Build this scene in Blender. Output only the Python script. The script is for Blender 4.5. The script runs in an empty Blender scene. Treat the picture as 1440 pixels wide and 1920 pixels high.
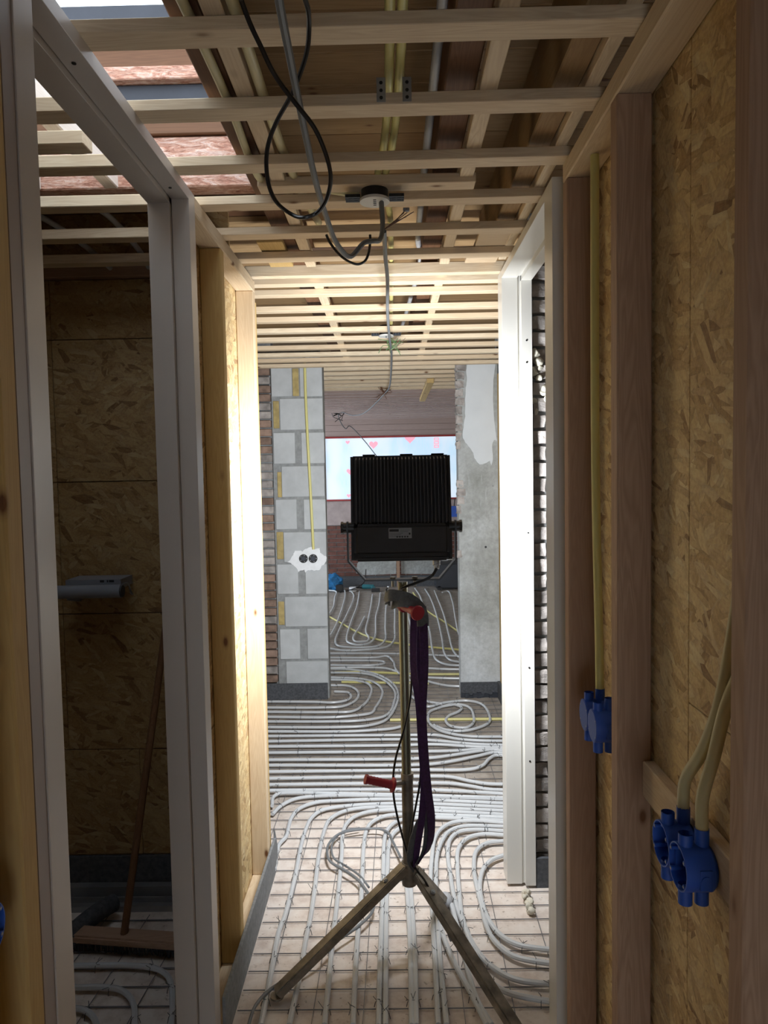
import bpy, bmesh, math, random
from mathutils import Vector, Matrix, Euler, noise
R = random.Random(7)
S = bpy.context.scene
C = S.collection

# ------------------------------------------------------------------ camera, sky, exposure
FPX = 1331.0
fwd = Vector((13, 72, -FPX)).normalized()
dwn = Vector((460, -24688, -FPX)).normalized()
upv = -dwn; upv = (upv - fwd * upv.dot(fwd)).normalized()
rgt = fwd.cross(upv)
cam_d = bpy.data.cameras.new('camera'); cam = bpy.data.objects.new('camera', cam_d); C.objects.link(cam)
cam_d.sensor_fit = 'VERTICAL'; cam_d.sensor_height = 36.0; cam_d.lens = 36.0 * FPX / 1920.0
cam_d.clip_start = 0.02
m = Matrix((rgt, fwd, upv)).to_4x4()          # camera axes in the world
cam.matrix_world = Matrix.Translation((0, 0, 1.6)) @ m
S.camera = cam
S.view_settings.view_transform = 'Standard'; S.view_settings.look = 'None'
S.view_settings.exposure = 0.0; S.view_settings.gamma = 1.0; S.view_settings.use_curve_mapping = False
w = bpy.data.worlds.new('world'); S.world = w; w.use_nodes = True
bg = w.node_tree.nodes['Background']; bg.inputs[0].default_value = (0.80, 0.90, 1.0, 1); bg.inputs[1].default_value = 4.3

LAMP_W = 60.0

# ------------------------------------------------------------------ materials
def nodes(name):
    mt = bpy.data.materials.new(name); mt.use_nodes = True
    nt = mt.node_tree; b = nt.nodes['Principled BSDF']
    return mt, nt, b
def N(nt, t, **k):
    n = nt.nodes.new(t)
    for a, v in k.items(): setattr(n, a, v)
    return n
def L(nt, a, b): nt.links.new(a, b)
def ramp(nt, fac, stops, interp='LINEAR'):
    r = N(nt, 'ShaderNodeValToRGB'); r.color_ramp.interpolation = interp
    e = r.color_ramp.elements
    while len(e) < len(stops): e.new(0.5)
    for i, (p, c) in enumerate(stops): e[i].position = p; e[i].color = (*c, 1) if len(c) == 3 else c
    L(nt, fac, r.inputs[0]); return r.outputs[0]
def mix(nt, fac, a, b, mode='MIX'):
    n = N(nt, 'ShaderNodeMix', data_type='RGBA', blend_type=mode)
    for s, v in ((n.inputs[0], fac), (n.inputs[6], a), (n.inputs[7], b)):
        if hasattr(v, 'is_output'): L(nt, v, s)
        elif isinstance(v, (int, float)): s.default_value = v
        else: s.default_value = (*v, 1)
    return n.outputs[2]
def coords(nt, sc=(1, 1, 1), rot=(0, 0, 0), rnd=True):
    tc = N(nt, 'ShaderNodeTexCoord'); mp = N(nt, 'ShaderNodeMapping')
    mp.inputs['Scale'].default_value = sc; mp.inputs['Rotation'].default_value = rot
    if rnd:
        oi = N(nt, 'ShaderNodeObjectInfo'); mu = N(nt, 'ShaderNodeMath', operation='MULTIPLY'); mu.inputs[1].default_value = 37.0
        L(nt, oi.outputs['Random'], mu.inputs[0])
        ad = N(nt, 'ShaderNodeVectorMath', operation='ADD')
        L(nt, tc.outputs['Object'], ad.inputs[0]); L(nt, mu.outputs[0], ad.inputs[1]); L(nt, ad.outputs[0], mp.inputs[0])
    else: L(nt, tc.outputs['Object'], mp.inputs[0])
    return mp.outputs[0]
def tex_noise(nt, v, sc, det=4, rough=.55, dist=0):
    n = N(nt, 'ShaderNodeTexNoise'); n.inputs['Scale'].default_value = sc; n.inputs['Detail'].default_value = det
    n.inputs['Roughness'].default_value = rough; n.inputs['Distortion'].default_value = dist
    L(nt, v, n.inputs['Vector']); return n.outputs[0]
def bump(nt, b, h, s=.3, d=.002):
    n = N(nt, 'ShaderNodeBump'); n.inputs['Strength'].default_value = s; n.inputs['Distance'].default_value = d
    L(nt, h, n.inputs['Height']); L(nt, n.outputs[0], b.inputs['Normal'])
def plain(name, col, rough=.6, metal=0, var=.12, sc=8, bmp=0, spec=.5):
    mt, nt, b = nodes(name)
    v = coords(nt); n = tex_noise(nt, v, sc, 5)
    dk = tuple(c * (1 - var) for c in col); lt = tuple(min(1, c * (1 + var)) for c in col)
    oi = N(nt, 'ShaderNodeObjectInfo'); ra = N(nt, 'ShaderNodeMath', operation='MULTIPLY_ADD'); L(nt, oi.outputs['Random'], ra.inputs[0]); ra.inputs[1].default_value = .24; ra.inputs[2].default_value = -.12
    su = N(nt, 'ShaderNodeMath', operation='ADD'); L(nt, n, su.inputs[0]); L(nt, ra.outputs[0], su.inputs[1])
    L(nt, ramp(nt, su.outputs[0], [(.3, dk), (.7, lt)]), b.inputs['Base Color'])
    b.inputs['Roughness'].default_value = rough; b.inputs['Metallic'].default_value = metal
    b.inputs['Specular IOR Level'].default_value = spec
    if bmp: bump(nt, b, tex_noise(nt, v, sc * 12, 4), bmp, .003)
    return mt
def wood(name, ax, lo, hi, knot=(.16, .07, .03), rough=.65, knots=.13, stain=.0):
    mt, nt, b = nodes(name)
    al, ac = 1.0, 16.0
    sc = tuple(al if i == ax else ac for i in range(3))
    v = coords(nt, sc)
    n1 = tex_noise(nt, v, 1.6, 3, .5, .9)
    wv = N(nt, 'ShaderNodeMath', operation='MULTIPLY'); L(nt, n1, wv.inputs[0]); wv.inputs[1].default_value = 22
    fr = N(nt, 'ShaderNodeMath', operation='PINGPONG'); L(nt, wv.outputs[0], fr.inputs[0]); fr.inputs[1].default_value = 1
    fine = tex_noise(nt, coords(nt, tuple(1.5 if i == ax else 90 for i in range(3))), 2.0, 3)
    a = mix(nt, .35, fr.outputs[0], fine)
    col = ramp(nt, a, [(.15, hi), (.85, tuple((p * .55 + q * .45) for p, q in zip(lo, hi)))])
    oi = N(nt, 'ShaderNodeObjectInfo')
    col = mix(nt, oi.outputs['Random'], col, mix(nt, .5, col, lo))
    big = tex_noise(nt, coords(nt, tuple(.8 if i == ax else 4 for i in range(3))), 1.5, 3)
    col = mix(nt, ramp(nt, big, [(.45, (0, 0, 0)), (.75, (.55, .55, .55))]), col, lo)
    vo = N(nt, 'ShaderNodeTexVoronoi'); vo.inputs['Scale'].default_value = 1.0; vo.inputs['Randomness'].default_value = 1
    L(nt, coords(nt, tuple(7 if i == ax else 15 for i in range(3))), vo.inputs['Vector'])
    sk = N(nt, 'ShaderNodeSeparateColor'); L(nt, vo.outputs['Color'], sk.inputs[0])
    km = mix(nt, 1.0, ramp(nt, vo.outputs['Distance'], [(knots * .5, (1, 1, 1)), (knots, (.25, .25, .25)), (knots * 1.5, (0, 0, 0))]), ramp(nt, sk.outputs[0], [(.60, (0, 0, 0)), (.61, (1, 1, 1))]), 'MULTIPLY')
    L(nt, mix(nt, km, col, knot), b.inputs['Base Color'])
    b.inputs['Roughness'].default_value = rough; b.inputs['Specular IOR Level'].default_value = .3
    bump(nt, b, fine, .15, .001)
    return mt
def woodset(name, lo, hi, **k): return [wood('%s_%s' % (name, 'xyz'[i]), i, lo, hi, **k) for i in range(3)]
PINE = woodset('pine', (.55, .40, .25), (.80, .68, .50))
PINEG = woodset('pine_yellow', (.46, .30, .11), (.68, .49, .22))
PINER = woodset('pine_reddish', (.30, .18, .12), (.48, .33, .235))
OLD = woodset('old_joist', (.10, .045, .022), (.20, .10, .05))
BOARD = woodset('roof_board', (.24, .14, .06), (.42, .28, .14), knots=.10)
def rough():
    mt, nt, b = nodes('rough_sawn_trimmer')
    n1 = tex_noise(nt, coords(nt, (9, 40, 40)), 1.5, 6, .75, 1.5); n2 = tex_noise(nt, coords(nt, (60, 60, 200)), 1.0, 3)
    c = ramp(nt, n1, [(.35, (.30, .11, .07)), (.5, (.60, .34, .25)), (.62, (.74, .55, .48)), (.75, (.45, .20, .13))])
    L(nt, mix(nt, .4, c, ramp(nt, n2, [(.3, (.2, .2, .2)), (.7, (.85, .85, .85))]), 'OVERLAY'), b.inputs['Base Color'])
    b.inputs['Roughness'].default_value = .9; bump(nt, b, n1, .8, .01); return mt
ROUGH = [rough()] * 3
PALE = woodset('pale_wood_lit', (.66, .56, .48), (.86, .80, .74), knots=.09)  # wood whitened so its colour carries the rooflight on the joists
TAUPE = plain('taupe_primer', (.36, .31, .29), .45, var=.05, sc=3)
PINK = woodset('pinkish_board', (.36, .27, .25), (.50, .40, .37), knots=.05)

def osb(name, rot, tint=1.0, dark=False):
    mt, nt, b = nodes(name)
    tc = coords(nt, rnd=True)
    wob = N(nt, 'ShaderNodeTexNoise'); wob.inputs['Scale'].default_value = 5; L(nt, tc, wob.inputs['Vector'])
    col = None
    pal = [(0, (.24, .14, .07)), (.1, (.50, .36, .19)), (.35, (.68, .53, .30)), (.6, (.80, .66, .41)), (.8, (.54, .40, .23)), (1, (.90, .80, .57))]
    hs = []
    for k, (ang, sc) in enumerate(((.2, (13, 48)), (1.3, (15, 52)), (-.75, (12, 46)), (.65, (16, 58)), (2.2, (13, 50)), (-.2, (18, 66)))):
        vr = N(nt, 'ShaderNodeMapping'); vr.inputs['Rotation'].default_value = {0: (ang, 0, 0), 1: (0, ang, 0), 2: (0, 0, ang)}[rot]
        add = N(nt, 'ShaderNodeVectorMath', operation='MULTIPLY_ADD'); L(nt, wob.outputs['Color'], add.inputs[0]); add.inputs[1].default_value = (.02, .02, .02); L(nt, tc, add.inputs[2])
        L(nt, add.outputs[0], vr.inputs[0])
        s2 = N(nt, 'ShaderNodeMapping')
        s2.inputs['Scale'].default_value = {0: (0, sc[0], sc[1]), 1: (sc[0], 0, sc[1]), 2: (sc[0], sc[1], 0)}[rot]
        s2.inputs['Location'].default_value = (k * 3.1, k * 1.7, k * 2.3)
        L(nt, vr.outputs[0], s2.inputs[0])
        vo = N(nt, 'ShaderNodeTexVoronoi'); vo.inputs['Scale'].default_value = 1; L(nt, s2.outputs[0], vo.inputs['Vector'])
        sep = N(nt, 'ShaderNodeSeparateColor'); L(nt, vo.outputs['Color'], sep.inputs[0])
        c = ramp(nt, sep.outputs[0], pal)
        st = tex_noise(nt, s2.outputs[0], 3.0, 2)
        c = mix(nt, .22, c, ramp(nt, st, [(.3, (.34, .2, .09)), (.7, (.9, .75, .5))]))
        ed = ramp(nt, vo.outputs['Distance'], [(.5, (1, 1, 1)), (.95, (.72, .72, .72))])
        c = mix(nt, .8, c, ed, 'MULTIPLY')
        if col is None: col = c
        else:
            msk = ramp(nt, sep.outputs[1], [(.62, (0, 0, 0)), (.63, (1, 1, 1))])
            col = mix(nt, msk, col, c)
        hs.append(sep.outputs[2])
    fine = tex_noise(nt, tc, 160, 2)
    col = mix(nt, .25, col, ramp(nt, fine, [(.35, (.35, .22, .1)), (.65, (.9, .75, .45))]), 'OVERLAY')
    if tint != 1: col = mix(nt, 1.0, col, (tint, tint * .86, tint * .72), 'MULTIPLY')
    L(nt, col, b.inputs['Base Color']); b.inputs['Roughness'].default_value = .55
    b.inputs['Specular IOR Level'].default_value = .35
    bump(nt, b, mix(nt, .5, hs[0], hs[2]), .35, .002)
    return mt
OSB_X = osb('osb_side', 0); OSB_Y_SHADED = osb('osb_front_shaded', 1, .46)  # front copy is darkened by its tint to carry the left room's shade
FIN = plain('fin_metal', (.055, .055, .06), .5, var=.1)
WARM = plain('left_frame_offwhite', (.54, .49, .45), .3, var=.04, sc=3)  # duller, warmer off-white than the right frame

WHITE = plain('white_primer', (.70, .69, .65), .28, var=.03, sc=3)
BLUE = plain('blue_plastic', (.02, .09, .46), .5, var=.1)
YEL = plain('yellow_conduit', (.62, .57, .22), .45, var=.06)
YELP = plain('pale_yellow_conduit', (.58, .52, .30), .45, var=.06)
GREYC = plain('grey_conduit', (.42, .43, .45), .45, var=.06)
FOAM = plain('grey_foam', (.23, .24, .25), .85, var=.2, sc=60, bmp=.3)
FOAMD = plain('dark_foam', (.075, .08, .09), .8, var=.35, sc=70, bmp=.5)
BLACK = plain('black_metal', (.02, .02, .022), .40, var=.2, sc=20)
BLACKS = plain('black_rubber', (.012, .012, .013), .35, var=.2)
GREYW = plain('grey_cable', (.16, .17, .18), .5, var=.15)
LEG = plain('zinc_steel', (.24, .21, .17), .5, .55, var=.45, sc=22)
POLE = plain('chrome_tube', (.27, .27, .20), .38, .8, var=.25, sc=5)
RED = plain('red_rubber', (.30, .014, .03), .5, var=.15)
PURP = plain('purple_webbing', (.050, .018, .075), .85, var=.35, sc=120, bmp=.4)
OLIVE = plain('olive_webbing', (.10, .108, .115), .85, var=.25, sc=120, bmp=.4)
STEEL = plain('mesh_wire', (.16, .16, .17), .5, .3, var=.3)
TIE = plain('tie_wire', (.10, .11, .12), .5, .5)
PIPE = plain('pex_pipe', (.54, .56, .58), .32, var=.05, sc=3)
MORTAR = plain('mortar', (.27, .28, .28), .9, var=.2, sc=30, bmp=.4)
BLOCK = plain('aerated_block', (.47, .49, .50), .9, var=.10, sc=9, bmp=.25)
INSUL = plain('yellow_insulation', (.40, .31, .13), .9, var=.2, sc=25, bmp=.3)
BRICK = plain('brick_brown', (.25, .17, .13), .9, var=.35, sc=20, bmp=.6)
BRICKL = plain('brick_grey_washed', (.34, .31, .29), .9, var=.4, sc=16, bmp=.6)
BRICKF = plain('brick_dark_red', (.15, .06, .045), .85, var=.3, sc=20, bmp=.4)
GYP = plain('white_gypsum', (.80, .82, .84), .8, var=.06, sc=30, bmp=.4)
PUR = plain('cream_foam_blob', (.60, .57, .48), .7, var=.1, sc=30, bmp=.5)
REDP = plain('red_frame_paint', (.32, .03, .03), .5, var=.15)
NAVY = plain('dark_membrane', (.03, .035, .05), .6, var=.2)
ZINC = plain('galvanised', (.35, .36, .37), .4, .6, var=.2)
COPPER = plain('brown_wire', (.14, .06, .03), .5)
GWIRE = plain('green_wire', (.10, .20, .08), .5)
PVC = plain('grey_pvc', (.22, .235, .27), .35, var=.05)
DARKP = plain('dark_plastic', (.03, .035, .045), .45)
LABEL = plain('label_silver', (.25, .26, .27), .5, var=.05)
PLAST = plain('pinkish_plaster', (.40, .33, .32), .9, var=.15, sc=10, bmp=.4)
BAGB = plain('blue_bag', (.02, .16, .38), .5, var=.4, sc=20, bmp=.4)
TEAL = plain('teal_plastic', (.02, .14, .17), .4)

def floor_mat():
    mt, nt, b = nodes('screed_floor')
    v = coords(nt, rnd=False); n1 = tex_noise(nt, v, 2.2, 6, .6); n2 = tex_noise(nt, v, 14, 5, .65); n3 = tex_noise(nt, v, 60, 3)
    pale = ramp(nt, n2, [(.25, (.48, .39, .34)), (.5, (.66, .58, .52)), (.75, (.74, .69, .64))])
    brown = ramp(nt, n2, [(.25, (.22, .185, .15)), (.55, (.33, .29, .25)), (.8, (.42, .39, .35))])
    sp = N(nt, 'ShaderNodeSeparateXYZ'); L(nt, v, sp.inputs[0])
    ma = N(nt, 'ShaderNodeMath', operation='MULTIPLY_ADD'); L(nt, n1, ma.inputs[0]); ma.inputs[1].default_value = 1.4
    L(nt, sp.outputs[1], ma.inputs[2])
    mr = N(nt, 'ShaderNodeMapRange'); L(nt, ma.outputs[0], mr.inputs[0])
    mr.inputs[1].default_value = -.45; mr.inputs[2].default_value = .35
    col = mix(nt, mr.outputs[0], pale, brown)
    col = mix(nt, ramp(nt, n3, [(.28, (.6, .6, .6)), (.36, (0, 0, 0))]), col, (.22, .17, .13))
    L(nt, col, b.inputs['Base Color']); b.inputs['Roughness'].default_value = .8
    bump(nt, b, n2, .3, .003); return mt
FLOOR = floor_mat()
def plaster_mat():
    mt, nt, b = nodes('old_cement_render')
    v = coords(nt, rnd=False); n1 = tex_noise(nt, v, 4, 6, .65); n2 = tex_noise(nt, v, 30, 5, .7)
    col = ramp(nt, n1, [(.3, (.25, .26, .24)), (.5, (.34, .35, .34)), (.68, (.44, .46, .46))])
    vs = coords(nt, (14, 14, 1.6), rnd=False); st = tex_noise(nt, vs, 1.5, 4, .6)
    col = mix(nt, ramp(nt, st, [(.62, (0, 0, 0)), (.78, (.7, .7, .7))]), col, (.60, .63, .66))
    sp = N(nt, 'ShaderNodeSeparateXYZ'); L(nt, v, sp.inputs[0])
    mr = N(nt, 'ShaderNodeMapRange'); L(nt, sp.outputs[2], mr.inputs[0]); mr.inputs[1].default_value = -.55; mr.inputs[2].default_value = -.95
    mu = N(nt, 'ShaderNodeMath', operation='MULTIPLY'); L(nt, mr.outputs[0], mu.inputs[0]); L(nt, n1, mu.inputs[1])
    col = mix(nt, mu.outputs[0], col, (.62, .65, .68))
    col = mix(nt, .3, col, ramp(nt, n2, [(.3, (.25, .25, .25)), (.7, (.75, .75, .75))]), 'OVERLAY')
    L(nt, col, b.inputs['Base Color']); b.inputs['Roughness'].default_value = .9
    bump(nt, b, n2, .35, .004); return mt
RENDERC = plaster_mat()
WPAINT = plain('white_wall_paint', (.60, .63, .65), .8, var=.04, sc=6)
def film_mat():
    mt, nt, b = nodes('backlit_film')
    v = coords(nt, (1, 1, 1), rnd=False)
    sp = N(nt, 'ShaderNodeSeparateXYZ'); L(nt, v, sp.inputs[0])
    vv = coords(nt, (60, 1, 6), (0, .25, 0), rnd=False); n = tex_noise(nt, vv, 1.0, 2)
    vb = coords(nt, (1, 1, .5), rnd=False); nb = tex_noise(nt, vb, 2.5, 2)
    c = ramp(nt, n, [(.35, (.40, .62, .82)), (.65, (.50, .72, .90))])
    c = mix(nt, ramp(nt, nb, [(.42, (0, 0, 0)), (.6, (1, 1, 1))]), c, (.66, .76, .86))
    b.inputs['Base Color'].default_value = (.5, .55, .6, 1)
    L(nt, c, b.inputs['Emission Color']); b.inputs['Emission Strength'].default_value = .82
    b.inputs['Roughness'].default_value = .4
    return mt
FILM = film_mat()
mt, nt, b = nodes('pink_print'); b.inputs['Base Color'].default_value = (.5, .2, .25, 1); b.inputs['Emission Color'].default_value = (.85, .36, .46, 1); b.inputs['Emission Strength'].default_value = 1.0; PINKP = mt
mt, nt, b = nodes('lamp_glass'); b.inputs['Base Color'].default_value = (.9, .9, .9, 1); b.inputs['Emission Color'].default_value = (.95, .97, 1, 1); b.inputs['Emission Strength'].default_value = 12; GLOW = mt

# ------------------------------------------------------------------ geometry helpers
WL = {}                                        # world location of every object's origin
def tag(o, label=None, cat=None, group=None, kind=None):
    for k, v in (('label', label), ('category', cat), ('group', group), ('kind', kind)):
        if v: o[k] = v
    return o
def link(o, loc, parent=None):
    C.objects.link(o); WL[o.name] = Vector(loc)
    if parent is not None:
        o.parent = parent; o.location = Vector(loc) - WL[parent.name]
    else: o.location = loc
    return o
def empty(name, loc=(0, 0, 0), label=None, cat=None, group=None, kind=None):
    o = bpy.data.objects.new(name, None); o.empty_display_size = .05; link(o, loc)
    return tag(o, label, cat, group, kind)
MC = {}
def box(name, x0, x1, y0, y1, z0, z1, mat, parent=None, bev=.0015, label=None, jit=0):
    d = (round(abs(x1 - x0), 4), round(abs(y1 - y0), 4), round(abs(z1 - z0), 4)); key = (d, mat.name, bev)
    if key not in MC:
        bm = bmesh.new(); bmesh.ops.create_cube(bm, size=1)
        for v in bm.verts: v.co = Vector((v.co.x * d[0], v.co.y * d[1], v.co.z * d[2]))
        if bev and min(d) > bev * 3: bmesh.ops.bevel(bm, geom=bm.edges[:], offset=bev, segments=1, affect='EDGES')
        me = bpy.data.meshes.new(name); bm.to_mesh(me); bm.free(); me.materials.append(mat); MC[key] = me
    o = bpy.data.objects.new(name, MC[key]); link(o, ((x0 + x1) / 2, (y0 + y1) / 2, (z0 + z1) / 2), parent)
    if jit: o.rotation_euler = (R.uniform(-jit, jit), R.uniform(-jit, jit), R.uniform(-jit, jit))
    if label: o['label'] = label
    return o
def obj(name, bm, mat, parent=None, T=None, smooth=False, label=None):
    if T is not None: bm.transform(T)
    bm.normal_update()
    cs = [v.co for v in bm.verts]
    c = Vector([(min(p[i] for p in cs) + max(p[i] for p in cs)) / 2 for i in range(3)])
    for v in bm.verts: v.co -= c
    me = bpy.data.meshes.new(name)
    if smooth:
        for f in bm.faces: f.smooth = True
    bm.to_mesh(me); bm.free()
    for q in (mat if isinstance(mat, list) else [mat]): me.materials.append(q)
    if smooth:
        try: me.set_sharp_from_angle(angle=math.radians(38))
        except Exception: pass
    o = bpy.data.objects.new(name, me); link(o, c, parent)
    if label: o['label'] = label
    return o
def bmbox(bm, x0, x1, y0, y1, z0, z1, T=None):
    vs = [bm.verts.new((x, y, z)) for x in (x0, x1) for y in (y0, y1) for z in (z0, z1)]
    for f in ((0, 1, 3, 2), (4, 6, 7, 5), (0, 4, 5, 1), (2, 3, 7, 6), (0, 2, 6, 4), (1, 5, 7, 3)): bm.faces.new([vs[i] for i in f])
    if T is not None:
        for v in vs: v.co = T @ v.co
def bar(bm, a, b, w, h, up=(0, 0, 1)):
    a = Vector(a); b = Vector(b); d = (b - a); l = d.length; d.normalize()
    s = d.cross(Vector(up)).normalized(); u = s.cross(d)
    T = Matrix((s, d, u)).transposed().to_4x4(); T.translation = a
    bmbox(bm, -w / 2, w / 2, 0, l, -h / 2, h / 2, T)
def smoothline(pts, sub=5):
    P = [Vector(p) for p in pts]
    if len(P) < 3: return P
    out = []
    for i in range(len(P) - 1):
        p0 = P[i - 1] if i else P[0] * 2 - P[1]; p1 = P[i]; p2 = P[i + 1]; p3 = P[i + 2] if i + 2 < len(P) else P[-1] * 2 - P[-2]
        def tj(t, a, b): return t + max((b - a).length, 1e-5) ** .5
        t0 = 0; t1 = tj(t0, p0, p1); t2 = tj(t1, p1, p2); t3 = tj(t2, p2, p3)
        for k in range(sub):
            t = t1 + (t2 - t1) * k / sub
            A1 = p0 * ((t1 - t) / (t1 - t0)) + p1 * ((t - t0) / (t1 - t0)); A2 = p1 * ((t2 - t) / (t2 - t1)) + p2 * ((t - t1) / (t2 - t1)); A3 = p2 * ((t3 - t) / (t3 - t2)) + p3 * ((t - t2) / (t3 - t2))
            B1 = A1 * ((t2 - t) / (t2 - t0)) + A2 * ((t - t0) / (t2 - t0)); B2 = A2 * ((t3 - t) / (t3 - t1)) + A3 * ((t - t1) / (t3 - t1))
            out.append(B1 * ((t2 - t) / (t2 - t1)) + B2 * ((t - t1) / (t2 - t1)))
    out.append(P[-1]); return out
def sweep(bm, pts, r, seg=8, caps=True):
    up = None; rings = []
    n = len(pts)
    for i, p in enumerate(pts):
        d = (pts[min(i + 1, n - 1)] - pts[max(i - 1, 0)]).normalized()
        if up is None:
            up = Vector((0, 0, 1)) if abs(d.z) < .9 else Vector((1, 0, 0))
        s = d.cross(up).normalized(); up = s.cross(d).normalized()
        rr = r(i / (n - 1)) if callable(r) else r
        rings.append([bm.verts.new(p + (s * math.cos(a) + up * math.sin(a)) * rr) for a in [2 * math.pi * k / seg for k in range(seg)]])
    for a, b in zip(rings, rings[1:]):
        for k in range(seg): bm.faces.new((a[k], a[(k + 1) % seg], b[(k + 1) % seg], b[k]))
    if caps:
        bm.faces.new(rings[0][::-1]); bm.faces.new(rings[-1])
def tube(name, pts, r, mat, parent=None, seg=8, sub=5, label=None):
    bm = bmesh.new(); sweep(bm, smoothline(pts, sub) if sub else [Vector(p) for p in pts], r, seg)
    return obj(name, bm, mat, parent, smooth=True, label=label)
def cyl(bm, a, b, r, seg=20, r2=None):
    a = Vector(a); b = Vector(b); sweep(bm, [a, b], (lambda t: r + (r2 - r) * t) if r2 is not None else r, seg)
def ribbon(name, pts, wid, th, mat, parent=None, sub=6, label=None):
    """pts: (position, width direction) pairs"""
    P = smoothline([p for p, _ in pts], sub); D = smoothline([d for _, d in pts], sub)
    bm = bmesh.new(); rings = []
    for i, p in enumerate(P):
        t = (P[min(i + 1, len(P) - 1)] - P[max(i - 1, 0)]).normalized(); d = D[i].normalized(); nn = t.cross(d).normalized()
        rings.append([bm.verts.new(p + d * a * wid / 2 + nn * b * th / 2) for a, b in ((-1, -1), (1, -1), (1, 1), (-1, 1))])
    for a, b in zip(rings, rings[1:]):
        for k in range(4): bm.faces.new((a[k], a[(k + 1) % 4], b[(k + 1) % 4], b[k]))
    bm.faces.new(rings[0][::-1]); bm.faces.new(rings[-1])
    return obj(name, bm, mat, parent, smooth=True, label=label)
def ragged(poly, amp, it=2):
    for _ in range(it):
        q = []
        for i, p in enumerate(poly):
            n = poly[(i + 1) % len(poly)]; dx, dz = n[0] - p[0], n[1] - p[1]; t = R.uniform(-amp, amp)
            q += [p, ((p[0] + n[0]) / 2 - dz * t, (p[1] + n[1]) / 2 + dx * t)]
        poly = q
    return poly
def slab(name, poly, y, th, mat, parent=None, label=None, rough=0):
    """outline in x,z standing on the plane y, th thick towards -y"""
    bm = bmesh.new(); n = len(poly)
    f = [bm.verts.new((x, y - th, z)) for x, z in poly]; g = [bm.verts.new((x, y, z)) for x, z in poly]
    bm.faces.new(f); bm.faces.new(g[::-1])
    for i in range(n): bm.faces.new((f[i], g[i], g[(i + 1) % n], f[(i + 1) % n]))
    bmesh.ops.recalc_face_normals(bm, faces=bm.faces[:])
    return obj(name, bm, mat, parent, label=label)

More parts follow.
